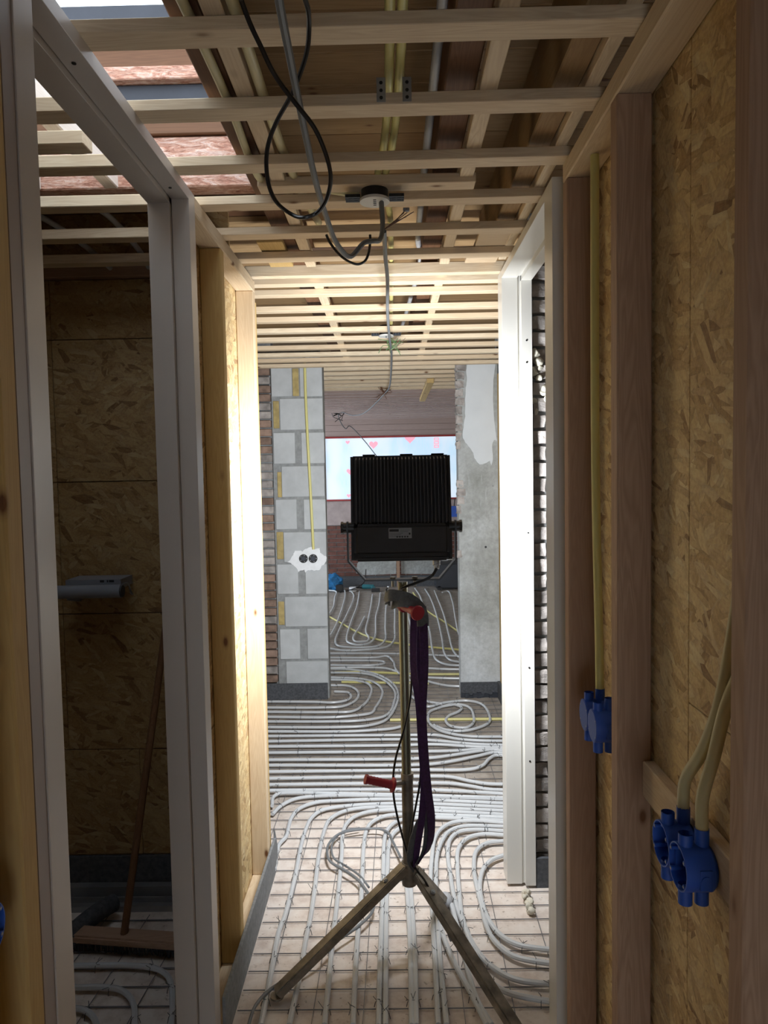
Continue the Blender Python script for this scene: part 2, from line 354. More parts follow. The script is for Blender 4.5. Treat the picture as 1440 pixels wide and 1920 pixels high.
# ------------------------------------------------------------------ measured plans (metres)
PIPES = {
    'near': [[(-0.582,3.232),(-0.556,3.314),(-0.497,3.386),(-0.384,3.413),(0.013,3.401),(0.527,3.351)],[(-0.497,2.763),(-0.508,2.907),(-0.507,2.964),(-0.488,3.023),(-0.489,3.107),(-0.488,3.195),(-0.461,3.287),(-0.389,3.345),(-0.287,3.36),(0.012,3.366),(0.52,3.307)],[(-0.403,1.955),(-0.41,2.179),(-0.417,2.378),(-0.41,2.457),(-0.406,2.711),(-0.412,2.942),(-0.409,3.083),(-0.394,3.192),(-0.357,3.26),(-0.282,3.294),(0.012,3.321),(0.514,3.268)],[(-0.321,1.954),(-0.317,2.177),(-0.318,2.327),(-0.316,2.455),(-0.32,2.645),(-0.328,2.865),(-0.324,3.081),(-0.31,3.167),(-0.266,3.234),(-0.19,3.274),(0.011,3.283),(0.508,3.231)],[(-0.219,1.953),(-0.223,2.165),(-0.227,2.362),(-0.227,2.467),(-0.228,2.643),(-0.233,2.863),(-0.24,3.017),(-0.231,3.121),(-0.192,3.198),(-0.122,3.242),(0.011,3.254),(0.502,3.194)],[(-0.137,1.952),(-0.141,2.164),(-0.142,2.361),(-0.139,2.536),(-0.141,2.689),(-0.144,2.936),(-0.138,3.055),(-0.119,3.129),(-0.066,3.188),(0.011,3.208),(0.497,3.165)]],
    'near2': [[(-0.064,1.951),(-0.063,2.274),(-0.06,2.534),(-0.059,2.771),(-0.057,2.973),(-0.044,3.074),(-0.001,3.148),(0.076,3.179),(0.493,3.141)],[(-0.044,1.951),(-0.045,2.274),(-0.045,2.534),(-0.042,2.77),(-0.036,2.952),(-0.012,3.052),(0.041,3.11),(0.127,3.129)],[(0.031,1.95),(0.036,2.273),(0.034,2.533),(0.031,2.718),(0.031,2.857),(0.043,2.97),(0.071,3.05)],[(0.044,1.949),(0.05,2.272),(0.048,2.532),(0.046,2.718),(0.048,2.856),(0.058,2.95),(0.104,3.07)],[(0.107,1.949),(0.113,2.16),(0.118,2.394),(0.123,2.531),(0.126,2.683),(0.142,2.854),(0.161,2.987),(0.193,3.068),(0.25,3.126),(0.343,3.139),(0.489,3.115)],[(0.131,1.948),(0.13,2.16),(0.133,2.331),(0.139,2.53),(0.147,2.683),(0.163,2.854),(0.191,2.966),(0.228,3.046),(0.295,3.09),(0.483,3.081)]],
    'curve': [[(0.478,3.046),(0.344,3.064),(0.269,3.045),(0.228,2.985),(0.208,2.871),(0.205,2.714),(0.206,2.588),(0.215,2.473),(0.231,2.379),(0.252,2.281),(0.288,2.2),(0.353,2.135),(0.478,2.106)],[(0.472,3.011),(0.37,3.022),(0.305,2.993),(0.256,2.907),(0.238,2.764),(0.229,2.603),(0.225,2.445),(0.237,2.329),(0.257,2.201),(0.277,2.126),(0.328,2.075),(0.461,2.033)],[(0.464,2.963),(0.381,2.946),(0.329,2.886),(0.302,2.745),(0.299,2.616),(0.302,2.499),(0.303,2.404),(0.32,2.315),(0.37,2.238),(0.499,2.195)],[(0.446,2.852),(0.382,2.813),(0.338,2.744),(0.311,2.632),(0.307,2.527),(0.318,2.417),(0.347,2.339),(0.395,2.292),(0.514,2.261)],[(0.125,2.531),(0.158,2.294),(0.186,2.169),(0.213,2.077),(0.246,1.947)],[(0.193,2.515),(0.211,2.27),(0.217,2.148),(0.23,2.038),(0.259,1.947)]],
    'rows': [[(-0.987,4.894),(-0.568,4.867),(-0.421,4.849),(-0.339,4.894),(-0.313,4.97),(-0.344,5.072),(-0.441,5.098)],[(-0.962,4.763),(-0.495,4.742),(-0.366,4.758),(-0.288,4.854),(-0.26,4.988),(-0.284,5.132),(-0.36,5.234),(-0.492,5.25),(-0.743,5.263)],[(-0.945,4.674),(-0.428,4.644),(-0.289,4.655),(-0.213,4.794),(-0.177,4.984),(-0.177,5.19),(-0.219,5.302),(-0.328,5.366),(-0.505,5.394),(-0.762,5.408)],[(-0.926,4.574),(-0.419,4.542),(-0.262,4.569),(-0.16,4.615),(-0.134,4.718),(-0.096,4.94),(-0.091,5.101),(-0.14,5.275),(-0.249,5.395),(-0.51,5.455),(-0.772,5.484)],[(-0.908,4.482),(-0.413,4.461),(-0.234,4.47),(-0.09,4.528),(-0.04,4.61),(-0.004,4.859),(0.003,5.015),(-0.021,5.182),(-0.088,5.363),(-0.228,5.536),(-0.521,5.587),(-0.789,5.611)],[(-0.888,4.378),(-0.349,4.356),(-0.186,4.373),(-0.078,4.447),(-0.028,4.575),(0.014,4.821),(0.022,5.014),(0.004,5.181),(-0.061,5.384),(-0.173,5.548),(-0.373,5.669),(-0.531,5.698),(-0.804,5.719)],[(-0.873,4.302),(-0.29,4.279),(-0.13,4.296),(-0.012,4.321),(0.065,4.378)]],
    'straight': [[(-0.859,4.229),(0.135,4.212),(0.24,4.208),(0.37,4.138),(0.49,4.109),(0.662,4.094)],[(-0.842,4.141),(0.132,4.137),(0.285,4.103),(0.433,4.06),(0.651,4.03)],[(-0.827,4.06),(0.028,4.051),(0.23,4.057),(0.429,4.018),(0.645,3.992)],[(-0.809,3.966),(0.026,3.956),(0.323,3.955),(0.554,3.985),(0.639,3.959)],[(-0.789,3.862),(0.179,3.857),(0.317,3.893),(0.47,3.945),(0.561,3.961),(0.634,3.929)],[(-0.774,3.789),(0.165,3.77),(0.31,3.809),(0.461,3.878),(0.555,3.921),(0.629,3.899)],[(-0.757,3.7),(0.115,3.697),(0.393,3.697),(0.463,3.742),(0.513,3.833),(0.558,3.879),(0.624,3.865)],[(-0.741,3.614),(0.076,3.616),(0.274,3.606),(0.377,3.55),(0.461,3.517),(0.564,3.506)],[(-0.726,3.539),(0.074,3.534),(0.268,3.527),(0.37,3.492),(0.452,3.454),(0.554,3.44)],[(-0.713,3.471),(-0.529,3.469),(0.072,3.46),(0.278,3.44),(0.546,3.394)],[(-0.596,3.304),(-0.605,3.395),(-0.585,3.432),(-0.525,3.44),(-0.239,3.422),(0.07,3.397),(0.539,3.352)]],
    'loops': [[(0.114,4.969),(0.22,4.731),(0.337,4.806),(0.496,4.843),(0.584,4.776),(0.612,4.547),(0.587,4.403),(0.505,4.314),(0.403,4.268),(0.309,4.293),(0.24,4.377)],[(0.319,4.726),(0.232,4.632),(0.211,4.499),(0.223,4.378),(0.286,4.264),(0.426,4.181),(0.672,4.16)],[(0.319,4.726),(0.429,4.765),(0.494,4.707),(0.507,4.519),(0.487,4.392),(0.43,4.318),(0.346,4.351),(0.321,4.446),(0.351,4.542),(0.421,4.623),(0.446,4.699),(0.393,4.766),(0.319,4.726)],[(0.123,5.262),(0.162,4.928),(0.231,4.829),(0.323,4.777)]],
    'far_loops': [[(-0.321,7.801),(-0.354,7.278),(-0.392,6.749),(-0.349,6.622),(-0.262,6.643),(-0.241,6.767),(-0.279,7.035),(-0.273,7.797),(-0.268,8.402),(-0.269,9.238)],[(-0.453,9.498),(-0.435,8.417),(-0.453,7.628),(-0.454,6.754),(-0.429,6.6),(-0.344,6.502),(-0.25,6.535),(-0.191,6.735),(-0.18,6.952),(-0.194,7.79),(-0.172,8.503),(-0.168,9.361)],[(-0.585,9.61),(-0.513,9.196),(-0.526,7.912),(-0.55,7.293),(-0.548,6.588),(-0.498,6.454),(-0.292,6.395),(-0.153,6.444),(-0.087,6.645),(-0.086,7.258),(-0.084,8.386),(-0.05,9.417)],[(-0.677,9.763),(-0.629,9.273),(-0.604,7.919),(-0.621,6.984),(-0.694,6.371)],[(-0.938,9.646),(-0.791,9.561),(-0.749,9.028),(-0.716,8.229),(-0.799,7.395)],[(-0.7,6.435),(-0.594,6.377),(-0.456,6.294),(-0.227,6.31),(-0.074,6.394),(-0.004,6.599),(0.011,7.25),(0.017,8.377),(-0.005,9.344)],[(0.177,9.194),(0.163,7.855),(0.179,7.237),(0.188,6.572),(0.208,6.074)],[(0.299,9.661),(0.344,9.049),(0.352,7.84),(0.359,6.989),(0.343,6.243),(0.359,5.897),(0.434,5.76),(0.624,5.713)],[(0.435,9.576),(0.468,8.912),(0.478,7.735),(0.459,6.69),(0.443,6.059),(0.486,5.873),(0.635,5.806)],[(0.553,9.424),(0.559,7.823),(0.535,6.827),(0.526,6.171),(0.561,5.984),(0.649,5.934)],[(0.645,9.279),(0.72,9.38),(0.725,8.649),(0.666,7.539),(0.635,6.749),(0.682,6.221)]],
    'far_rows': [[(-0.754,6.222),(0.017,6.156),(0.659,6.017)],[(-0.737,6.075),(-0.16,6.039),(-0.072,6.08),(-0.013,5.919),(0.02,5.607),(0.128,5.322)],[(-0.724,5.962),(-0.158,5.928),(-0.092,5.897),(-0.085,5.843),(-0.155,5.794),(-0.709,5.832)],[(-0.697,5.723),(-0.209,5.72),(-0.069,5.687),(0.04,5.557),(0.131,5.448),(0.377,5.2),(0.562,5.161)],[(0.268,5.667),(0.41,5.634),(0.613,5.613)],[(0.255,5.405),(0.391,5.379),(0.585,5.36)]],
    'yellow': [[(-0.034,4.503),(0.37,4.498),(0.727,4.489)],[(-1.026,8.58),(-0.725,7.881),(-0.577,7.549),(-0.391,7.121),(-0.159,6.733),(0.13,6.51),(0.684,6.245)],[(0.267,9.384),(0.386,8.133),(0.536,7.505),(0.638,7.045),(0.725,6.603)],[(-0.616,5.613),(-0.261,5.623),(0.201,5.539),(0.602,5.517)],[(-0.407,5.359),(-0.067,5.323),(0.255,5.28)]],
    'left': [[(-1.094,2.219),(-1.06,2.217),(-0.929,2.217),(-0.856,2.213),(-0.793,2.201),(-0.741,2.168),(-0.71,2.115),(-0.689,2.056),(-0.656,1.944)],[(-1.048,2.12),(-1.01,2.118),(-0.938,2.118),(-0.875,2.109),(-0.829,2.078),(-0.799,2.037),(-0.762,1.945)],[(-1.004,2.024),(-0.97,2.03),(-0.936,2.019),(-0.905,1.996),(-0.877,1.958),(-0.868,1.943)]],
    'cable': [(0.011,2.818),(-0.017,2.93),(-0.043,3.021),(-0.085,3.053),(-0.179,3.045),(-0.25,3.016),(-0.29,2.937),(-0.293,2.861),(-0.272,2.789),(-0.22,2.736),(-0.161,2.668),(-0.121,2.589),(-0.093,2.514),(-0.095,2.458),(-0.123,2.404),(-0.162,2.353),(-0.207,2.304),(-0.261,2.212),(-0.362,2.116),(-0.405,2.067),(-0.43,2.009),(-0.435,1.929)],
}
PIER = [
('b',-0.827,-0.682,2.154,2.369),
('i',-0.678,-0.634,2.155,2.347),
('b',-0.626,-0.470,2.150,2.365),
('i',-0.819,-0.777,1.932,2.123),
('b',-0.772,-0.471,1.920,2.138),
('b',-0.822,-0.671,1.684,1.901),
('b',-0.626,-0.465,1.682,1.899),
('i',-0.802,-0.772,1.447,1.626),
('b',-0.771,-0.468,1.449,1.665),
('b',-0.819,-0.671,1.220,1.432),
('b',-0.621,-0.466,1.217,1.429),
('i',-0.818,-0.771,1.008,1.202),
('b',-0.769,-0.467,0.986,1.199),
('b',-0.820,-0.671,0.759,0.971),
('b',-0.621,-0.467,0.756,0.968),
('i',-0.819,-0.777,0.537,0.705),
('b',-0.772,-0.470,0.523,0.738),
('b',-0.813,-0.671,0.289,0.505),
('b',-0.618,-0.468,0.288,0.507),
('b',-0.774,-0.475,0.113,0.272),
('foam',-0.887,-0.483,-0.002,0.114),
]
PLBL = [(-0.748, 0.988), (-0.709, 1.03), (-0.689, 1.068), (-0.635, 1.06), (-0.606, 1.08), (-0.573, 1.094), (-0.545, 1.075), (-0.512, 1.083), (-0.51, 1.05), (-0.489, 1.036), (-0.47, 1.026), (-0.469, 0.988), (-0.479, 0.974), (-0.5, 0.96), (-0.52, 0.927), (-0.558, 0.923), (-0.596, 0.928), (-0.62, 0.912), (-0.626, 0.933), (-0.657, 0.925), (-0.674, 0.908), (-0.681, 0.944), (-0.704, 0.968), (-0.727, 0.983)]
PATCH = [(0.545, 2.383), (0.745, 2.379), (0.746, 1.815), (0.726, 1.822), (0.713, 1.79), (0.716, 1.697), (0.705, 1.644), (0.696, 1.678), (0.658, 1.658), (0.625, 1.652), (0.586, 1.699), (0.58, 1.733), (0.547, 1.78), (0.508, 1.84), (0.516, 1.938), (0.527, 2.043), (0.532, 2.174), (0.541, 2.24), (0.537, 2.305)]
LOOP1 = [(-0.196, 1.02, 2.26), (-0.189, 1.048, 2.244), (-0.179, 1.075, 2.228), (-0.171, 1.103, 2.216), (-0.161, 1.13, 2.207), (-0.14, 1.157, 2.188), (-0.114, 1.185, 2.163), (-0.1, 1.212, 2.137), (-0.094, 1.24, 2.114), (-0.098, 1.268, 2.1), (-0.11, 1.295, 2.084), (-0.128, 1.32, 2.076), (-0.15, 1.32, 2.069), (-0.178, 1.35, 2.087), (-0.199, 1.325, 2.098), (-0.208, 1.298, 2.115), (-0.208, 1.27, 2.142), (-0.199, 1.242, 2.166), (-0.179, 1.215, 2.191), (-0.152, 1.188, 2.216), (-0.13, 1.16, 2.242), (-0.117, 1.133, 2.259), (-0.111, 1.105, 2.274), (-0.109, 1.078, 2.28), (-0.112, 1.05, 2.284)]
LOOP2 = [(-0.175, 2.1, 2.296), (-0.169, 2.1, 2.281), (-0.151, 2.1, 2.253), (-0.13, 2.1, 2.231), (-0.105, 2.1, 2.215), (-0.084, 2.1, 2.21), (-0.065, 2.1, 2.218), (-0.054, 2.1, 2.239), (-0.048, 2.1, 2.275), (-0.048, 2.1, 2.293)]
XL, XR = -0.505, 0.43          # corridor faces of the two stud walls
ZP0, ZP1 = 2.295, 2.34         # top plates

# ------------------------------------------------------------------ floor and outer shell
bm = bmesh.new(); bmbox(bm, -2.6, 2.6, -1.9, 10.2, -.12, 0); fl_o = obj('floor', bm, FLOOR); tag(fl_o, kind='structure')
# walls outside the view that keep the daylight out
wr = tag(empty('wall_rear', (0, -1.8, 0)), kind='structure')
box('osb_panel', -2.6, -.62, -1.88, -1.8, 0, 2.95, OSB_Y_SHADED, wr)
box('osb_panel', .62, 2.6, -1.88, -1.8, 0, 2.95, OSB_Y_SHADED, wr)
box('osb_panel', -.62, .62, -1.88, -1.8, .85, 2.95, OSB_Y_SHADED, wr)  # low opening under this unseen panel is shaped to let fill light in
wl = tag(empty('wall_outer_left', (-2.55, 1, 0)), kind='structure')
box('osb_panel', -2.6, -2.5, -1.9, 5.0, 0, 2.95, OSB_X, wl)
wo = tag(empty('wall_outer_right', (2.55, 4, 0)), kind='structure')
box('osb_panel', 2.5, 2.6, -1.9, 10.1, 0, 2.95, OSB_X, wo)

wfl = tag(empty('wall_far_left_unseen', (-2.55, 6.2, 0)), kind='structure')
box('osb_panel', -2.6, -2.5, 5.0, 6.7, 0, 2.95, OSB_X, wfl)  # unseen wall added to cut the daylight in the far room

# ------------------------------------------------------------------ corridor wall, left
WLF = tag(empty('wall_left', (XL - .035, 1, 0)), kind='structure')
def studs(par, xa, xb, ys, z0=.04, z1=ZP0, mats=None, w=.04, labels=None):
    for i, y in enumerate(ys):
        box('stud', xa, xb, y, y + w, z0, z1, (mats[i] if mats else PINE[2]), par, .003, label=(labels or {}).get(i))
studs(WLF, XL - .066, XL, [-1.5, -.9, -.3, .3, .80, .924], mats=[PINEG[2]] * 6)
studs(WLF, XL - .066, XL, [2.19, 2.695], mats=[PINEG[2], PINE[2]])
box('stud', XL - .05, XL - .005, 2.748, 2.785, .04, 2.27, PINEG[2], WLF, .003, label='thin end batten with a rounded edge')
box('top_plate', XL - .066, XL, -1.8, .93, ZP0, ZP1, PINE[1], WLF, .003)
box('top_plate', XL - .066, XL, 1.905, 2.735, ZP0, ZP1, PINE[1], WLF, .003)
box('bottom_plate', XL - .066, XL, 1.915, 2.735, 0, .04, PINE[1], WLF, .003)
box('bottom_plate', XL - .066, XL, -1.8, .96, 0, .04, PINE[1], WLF, .003)
box('osb_panel', XL - .079, XL - .067, 1.915, 2.735, .02, 2.34, OSB_X, WLF, .001)
box('osb_panel', XL - .079, XL - .067, -1.8, .96, .02, 2.34, OSB_X, WLF, .001)
# white rebated frame of the left doorway
D1 = tag(empty('door_1', (XL - .05, 1.45, 0)), kind='structure')
def frame(par, s, x_face, x_step, x_back, ya, yb, za, w=.055, reb=.014, zb=None):
    """rebated wooden frame: s=-1 left wall, +1 right wall; opening ya..yb, head underside za"""
    zb = zb or za + .05
    def prof(name, pts, axis, lo, hi):
        bm = bmesh.new()
        if axis == 'z': f = [bm.verts.new((x, y, lo)) for x, y in pts]; g = [bm.verts.new((x, y, hi)) for x, y in pts]
        else: f = [bm.verts.new((x, lo, z)) for x, z in pts]; g = [bm.verts.new((x, hi, z)) for x, z in pts]
        bm.faces.new(f); bm.faces.new(g[::-1])
        for i in range(len(pts)): bm.faces.new((f[i], g[i], g[(i + 1) % len(pts)], f[(i + 1) % len(pts)]))
        bmesh.ops.recalc_face_normals(bm, faces=bm.faces[:]); bmesh.ops.bevel(bm, geom=bm.edges[:], offset=.0006, segments=1, affect='EDGES')
        return obj(name, bm, WARM if s < 0 else WHITE, par)
    g = .0015 if s < 0 else .011
    prof('far_jamb', [(x_face, yb), (x_step - s * g, yb), (x_step - s * g, yb + .006), (x_step, yb + .006), (x_step, yb - reb), (x_back, yb - reb), (x_back, yb + w), (x_face, yb + w)], 'z', .012, zb)
    prof('near_jamb', [(x_face, ya), (x_step - s * g, ya), (x_step - s * g, ya - .006), (x_step, ya - .006), (x_step, ya + reb), (x_back, ya + reb), (x_back, ya - w), (x_face, ya - w)], 'z', .012, zb)
    prof('lintel', [(x_face, za), (x_step - s * g, za), (x_step - s * g, za + .006), (x_step, za + .006), (x_step, za - reb), (x_back, za - reb), (x_back, zb), (x_face, zb)], 'y', ya - .002, yb + .002)
box('jamb_side', -.60, XL - .002, .966, 1.0005, .012, 2.34, TAUPE, D1, .002, label='taupe painted strip beside the near jamb')
frame(D1, -1, XL, -.551, -.607, 1.056, 1.853, 2.312, .055, zb=2.341)
for (y, z) in ((1.25, 2.312), (1.78, 2.312)):
    bm = bmesh.new(); cyl(bm, (-.53, y, z - .0015), (-.53, y, z + .01), .004, 10); obj('screw_hole', bm, BLACKS, D1)
# foam blobs squeezed out behind the jamb
bm = bmesh.new()
for k in range(9): bmesh.ops.create_icosphere(bm, subdivisions=2, radius=R.uniform(.008, .016), matrix=Matrix.Translation((XL - .045, 1.912 + R.uniform(-.004, .004), 2.28 - k * .028)))
for v in bm.verts: v.co += Vector(noise.noise_vector(v.co * 60)) * .006
bl = obj('foam_blob', bm, PUR, WLF, smooth=True, label='cream foam squeezed out behind the door frame')

# ------------------------------------------------------------------ corridor wall, right
WRT = tag(empty('wall_right', (XR + .035, .8, 0)), kind='structure')
studs(WRT, XR, XR + .066, [-1.5, -.9, -.3, .3], mats=[PINER[2]] * 4)
studs(WRT, XR, XR + .066, [.862, 1.355, 1.728], mats=[PINER[2], PINER[2], PINER[2]])
box('top_plate', XR, XR + .07, -1.8, 1.77, ZP0, ZP1, PINE[1], WRT, .003)
box('bottom_plate', XR, XR + .07, -1.8, 1.77, 0, .04, PINE[1], WRT, .003)
box('osb_panel', XR + .072, XR + .084, -1.8, 1.2, 1.2, 2.44, OSB_X, WRT, .001)
box('osb_panel', XR + .072, XR + .084, -1.8, 1.2, .0, 1.198, OSB_X, WRT, .001)
box('osb_panel', XR + .072, XR + .084, 1.202, 1.8, .0, 2.44, OSB_X, WRT, .001)
box('noggin', XR + .048, XR + .071, .905, 1.354, .965, 1.035, PINE[1], WRT, .002, label='short horizontal batten carrying the socket boxes')
D2 = tag(empty('door_2', (XR + .04, 2.3, 0)), kind='structure')
frame(D2, 1, .420, .489, .528, 1.93, 2.66, 2.312, .09, zb=2.341)
for z in (2.08, 1.37, .86, .5, 2.0):
    bm = bmesh.new(); cyl(bm, (.508, 2.6445, z), (.508, 2.66, z), .0035, 10); obj('screw_hole', bm, BLACKS, D2)
# ------------------------------------------------------------------ dark room on the left
WB = tag(empty('wall_left_room', (-1.5, 2.66, 0)), kind='structure')
zs = [.155, .568, 1.092, 1.59, 2.117, 2.335]
for i, (a, b) in enumerate(zip(zs, zs[1:])):
    xs = [-2.5, -.98 if i == 0 else -1.25, -.575]
    for xa, xb in zip(xs, xs[1:]): box('osb_panel', xa + .001, xb - .001, 2.65, 2.672, a + .0015, b - .0015, OSB_Y_SHADED, WB, .001)
box('osb_panel', -2.5, -.575, 2.655, 2.67, 0, .155, OSB_Y_SHADED, WB, .001)
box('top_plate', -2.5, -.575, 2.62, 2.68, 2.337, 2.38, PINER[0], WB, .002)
box('osb_panel', -2.5, -.585, 2.674, 2.69, 0, 2.62, OSB_Y_SHADED, WB, .001)
bz = box('baseboard_left_room', -2.5, -.6, 2.635, 2.649, .04, .155, FOAMD); tag(bz, kind='structure')
bm = bmesh.new()
bmbox(bm, -2.3, -.62, 2.53, 2.632, .0, .012); bmbox(bm, -2.3, -.62, 2.60, 2.632, .0, .055); bmbox(bm, -2.3, -.62, 2.572, 2.580, .012, .03); bmbox(bm, -2.3, -.62, 2.53, 2.538, .012, .022)
tag(obj('drain_channel', bm, ZINC), 'dull grey ribbed metal channel lying along the foot of the dark chipboard wall', 'channel')

# ------------------------------------------------------------------ brick wall behind the right doorway
WR2 = tag(empty('wall_right_room', (1.4, 2.78, 0)), kind='structure')
box('mortar', .532, 2.5, 2.695, 2.84, 0, 2.9, MORTAR, WR2, 0)
z = .005; k = 0
while z < 2.33:
    x = .531; off = (k % 2) * .1
    for wd in (.105 - off * .5, .2, .2):
        bm = bmesh.new(); bmesh.ops.create_cube(bm, size=1); bmesh.ops.subdivide_edges(bm, edges=bm.edges[:], cuts=2, use_grid_fill=True)
        sd = R.random() * 99; dp = R.uniform(.0, .02)
        for v in bm.verts:
            v.co = Vector((x + wd / 2 + v.co.x * (wd - .01), 2.704 + v.co.y * .045 - dp * .6, z + .027 + v.co.z * .048))
            v.co += Vector(noise.noise_vector(v.co * 30 + Vector((sd, 0, 0)))) * .006
        obj('brick', bm, BRICKL, WR2, smooth=False); x += wd + .002
    z += .0605; k += 1
bm = bmesh.new()
for (x, zz, r) in ((.545, 2.03, .03), (.56, 2.0, .026), (.54, 1.97, .026), (.57, 1.98, .018), (.555, 1.94, .022), (.58, 1.90, .03), (.60, 1.87, .03), (.54, 1.86, .02), (.545, 1.82, .018)):
    bmesh.ops.create_icosphere(bm, subdivisions=3, radius=r * .62, matrix=Matrix.Translation((x, 2.676, zz)))
for v in bm.verts: v.co += Vector(noise.noise_vector(v.co * 40)) * .014
obj('foam_blob', bm, PUR, WR2, smooth=True, label='cream foam lumps smeared on the bricks')
tag(box('baseboard_right_room', .53, 2.4, 2.650, 2.664, 0, .118, FOAMD), kind='structure')

# ------------------------------------------------------------------ far hall: left pier, right pier, side wall
PY = 5.0
WH = tag(empty('wall_hall_left', (-1.4, PY + .06, 0)), kind='structure')
box('mortar', -.83, -.468, PY + .008, PY + .13, 0, 2.38, MORTAR, WH, .002)
box('mortar', -2.5, -.83, PY + .03, PY + .13, 0, 2.9, MORTAR, WH, .002)
box('mortar', -.83, -.49, PY + .03, PY + .13, 2.38, 2.5, MORTAR, WH, .002)
for t, x0, x1, z0, z1 in PIER:
    if t == 'foam': continue
    d = R.uniform(0, .004)
    box('block' if t == 'b' else 'insulation_strip', x0, x1, PY + (0 if t == 'b' else .004) - d, PY + .03, z0, z1, BLOCK if t == 'b' else INSUL, WH, .003, label=None if t == 'b' else 'yellow insulation set between the blocks')
z = .125; k = 0
while z < 2.34:
    xb = -.832 - R.uniform(0, .006); n = 0
    while xb > -1.05:
        wd = (.1 if (k % 2 and n == 0) else .2)
        box('brick', xb - wd, xb, PY - .004 - R.uniform(0, .008), PY + .05, z, z + .049, R.choice([BRICK, BRICK, BRICKL]), WH, .004, jit=.01)
        xb -= wd + .012; n += 1
    z += .0605; k += 1
tag(box('baseboard_hall_left', -2.4, -.478, PY - .022, PY - .009, 0, .118, FOAMD), kind='structure')
tag(slab('plaster_blob', ragged(PLBL, .17), PY - .004, .006, GYP, WH, label='splash of white gypsum around the sockets'))
for i, (x, zz) in enumerate(((-.629, 1.012), (-.561, 1.011))):
    e = empty('socket_box', (x, PY - .011, zz), 'black round flush socket box in white gypsum, %s of the pair on the block pier' % ('left' if i == 0 else 'right'), 'socket box', 'socket boxes on the block pier')
    bm = bmesh.new(); cyl(bm, (x, PY - .017, zz), (x, PY - .0105, zz), .031, 24); obj('ring', bm, BLACKS, e, smooth=True)
    bm = bmesh.new(); cyl(bm, (x, PY - .021, zz), (x, PY - .0175, zz), .016, 16); obj('insert', bm, NAVY, e, smooth=True)
    for a in range(5):
        bm = bmesh.new(); q = a * 1.256; cyl(bm, (x + .023 * math.cos(q), PY - .0195, zz + .023 * math.sin(q)), (x + .023 * math.cos(q), PY - .0172, zz + .023 * math.sin(q)), .003, 8); obj('screw', bm, ZINC, e)
bm = bmesh.new(); sweep(bm, smoothline([(-.586, PY - .014, 2.41), (-.586, PY - .014, 2.2), (-.580, PY - .016, 1.9), (-.568, PY - .014, 1.5), (-.557, PY - .014, 1.076)], 6), .0095, 12)
tag(obj('conduit', bm, YEL, smooth=True), 'yellow plastic conduit running down the grey block pier to the gypsum splash', 'conduit')

WHR = tag(empty('wall_hall_right', (1.2, PY + .06, 0)), kind='structure')
box('render_coat', .472, .757, PY, PY + .13, 0, 2.40, RENDERC, WHR, .004)
box('mortar', .757, 2.5, PY + .03, PY + .13, 0, 2.9, MORTAR, WHR, 0)
slab('paint_patch', ragged(PATCH[:0] + PATCH, .06), PY, .0035, WPAINT, WHR, label='remaining patch of smooth white wall paint')
z = 1.0; k = 0
for z, wv in [(2.31, .07), (2.25, .06), (2.19, .058), (2.13, .052), (2.07, .058), (2.01, .045), (1.95, .045), (1.89, .04), (1.83, .035), (1.77, .032), (1.50, .045), (1.44, .06), (1.38, .05), (1.32, .03), (1.0, .028)]:
    bm = bmesh.new(); bmesh.ops.create_cube(bm, size=1); bmesh.ops.subdivide_edges(bm, edges=bm.edges[:], cuts=2, use_grid_fill=True)
    for v in bm.verts:
        v.co = Vector((.462 + wv / 2 + v.co.x * wv, PY + .02 + v.co.y * .05, z + .02 + v.co.z * .05)); v.co += Vector(noise.noise_vector(v.co * 35)) * .010
    obj('brick', bm, BRICKL, WHR, label='rough broken brick end along the edge')
tag(box('baseboard_hall_right', .468, .742, PY - .022, PY - .002, 0, .105, FOAMD), kind='structure')
bm = bmesh.new()
for k in range(10):
    x = .47 + k * .028; bmbox(bm, x, x + .03, PY - .03 - R.uniform(0, .012), PY - .021, .0, .018 + R.uniform(0, .02))
for v in bm.verts: v.co += Vector(noise.noise_vector(v.co * 50)) * .006
obj('foil_strip', bm, DARKP, WHR, label='crumpled black foil at the foot of the foam')
for (x, zz, r) in ((.66, 1.07, .008), (.715, 1.5, .003), (.595, 1.88, .003), (.725, 1.89, .003)):
    bm = bmesh.new(); cyl(bm, (x, PY - .0015, zz), (x, PY + .02, zz), r, 14); obj('drill_hole', bm, BLACKS, WHR)
WS = tag(empty('wall_hall_side', (.80, 4, 0)), kind='structure')
box('mortar', .775, .86, 2.84, 4.99, 0, 2.34, MORTAR, WS, 0)
zz = [.02, .28, .62, .92, 1.35, 2.28]
for a, b in zip(zz, zz[1:]): box('batten', .75, .776, 4.80, 4.99, a, b - .003, PINEG[2], WS, .002)
for y in (3.0, 3.6, 4.2): box('batten', .75, .776, y, y + .05, .0, 2.3, PINEG[2], WS, .002)
tag(box('baseboard_hall_side', .728, .748, 2.86, 4.97, 0, .118, FOAMD), kind='structure')
tag(box('baseboard_left', -.503, -.493, 1.92, 2.80, 0, .135, FOAM, bev=.001), kind='structure')
bm = bmesh.new(); bmbox(bm, -.502, -.496, 2.795, 2.85, 0, .175)
for v in bm.verts:
    if v.co.y > 2.82: v.co.z *= .45
tag(obj('baseboard_left_end', bm, FOAM), kind='structure')

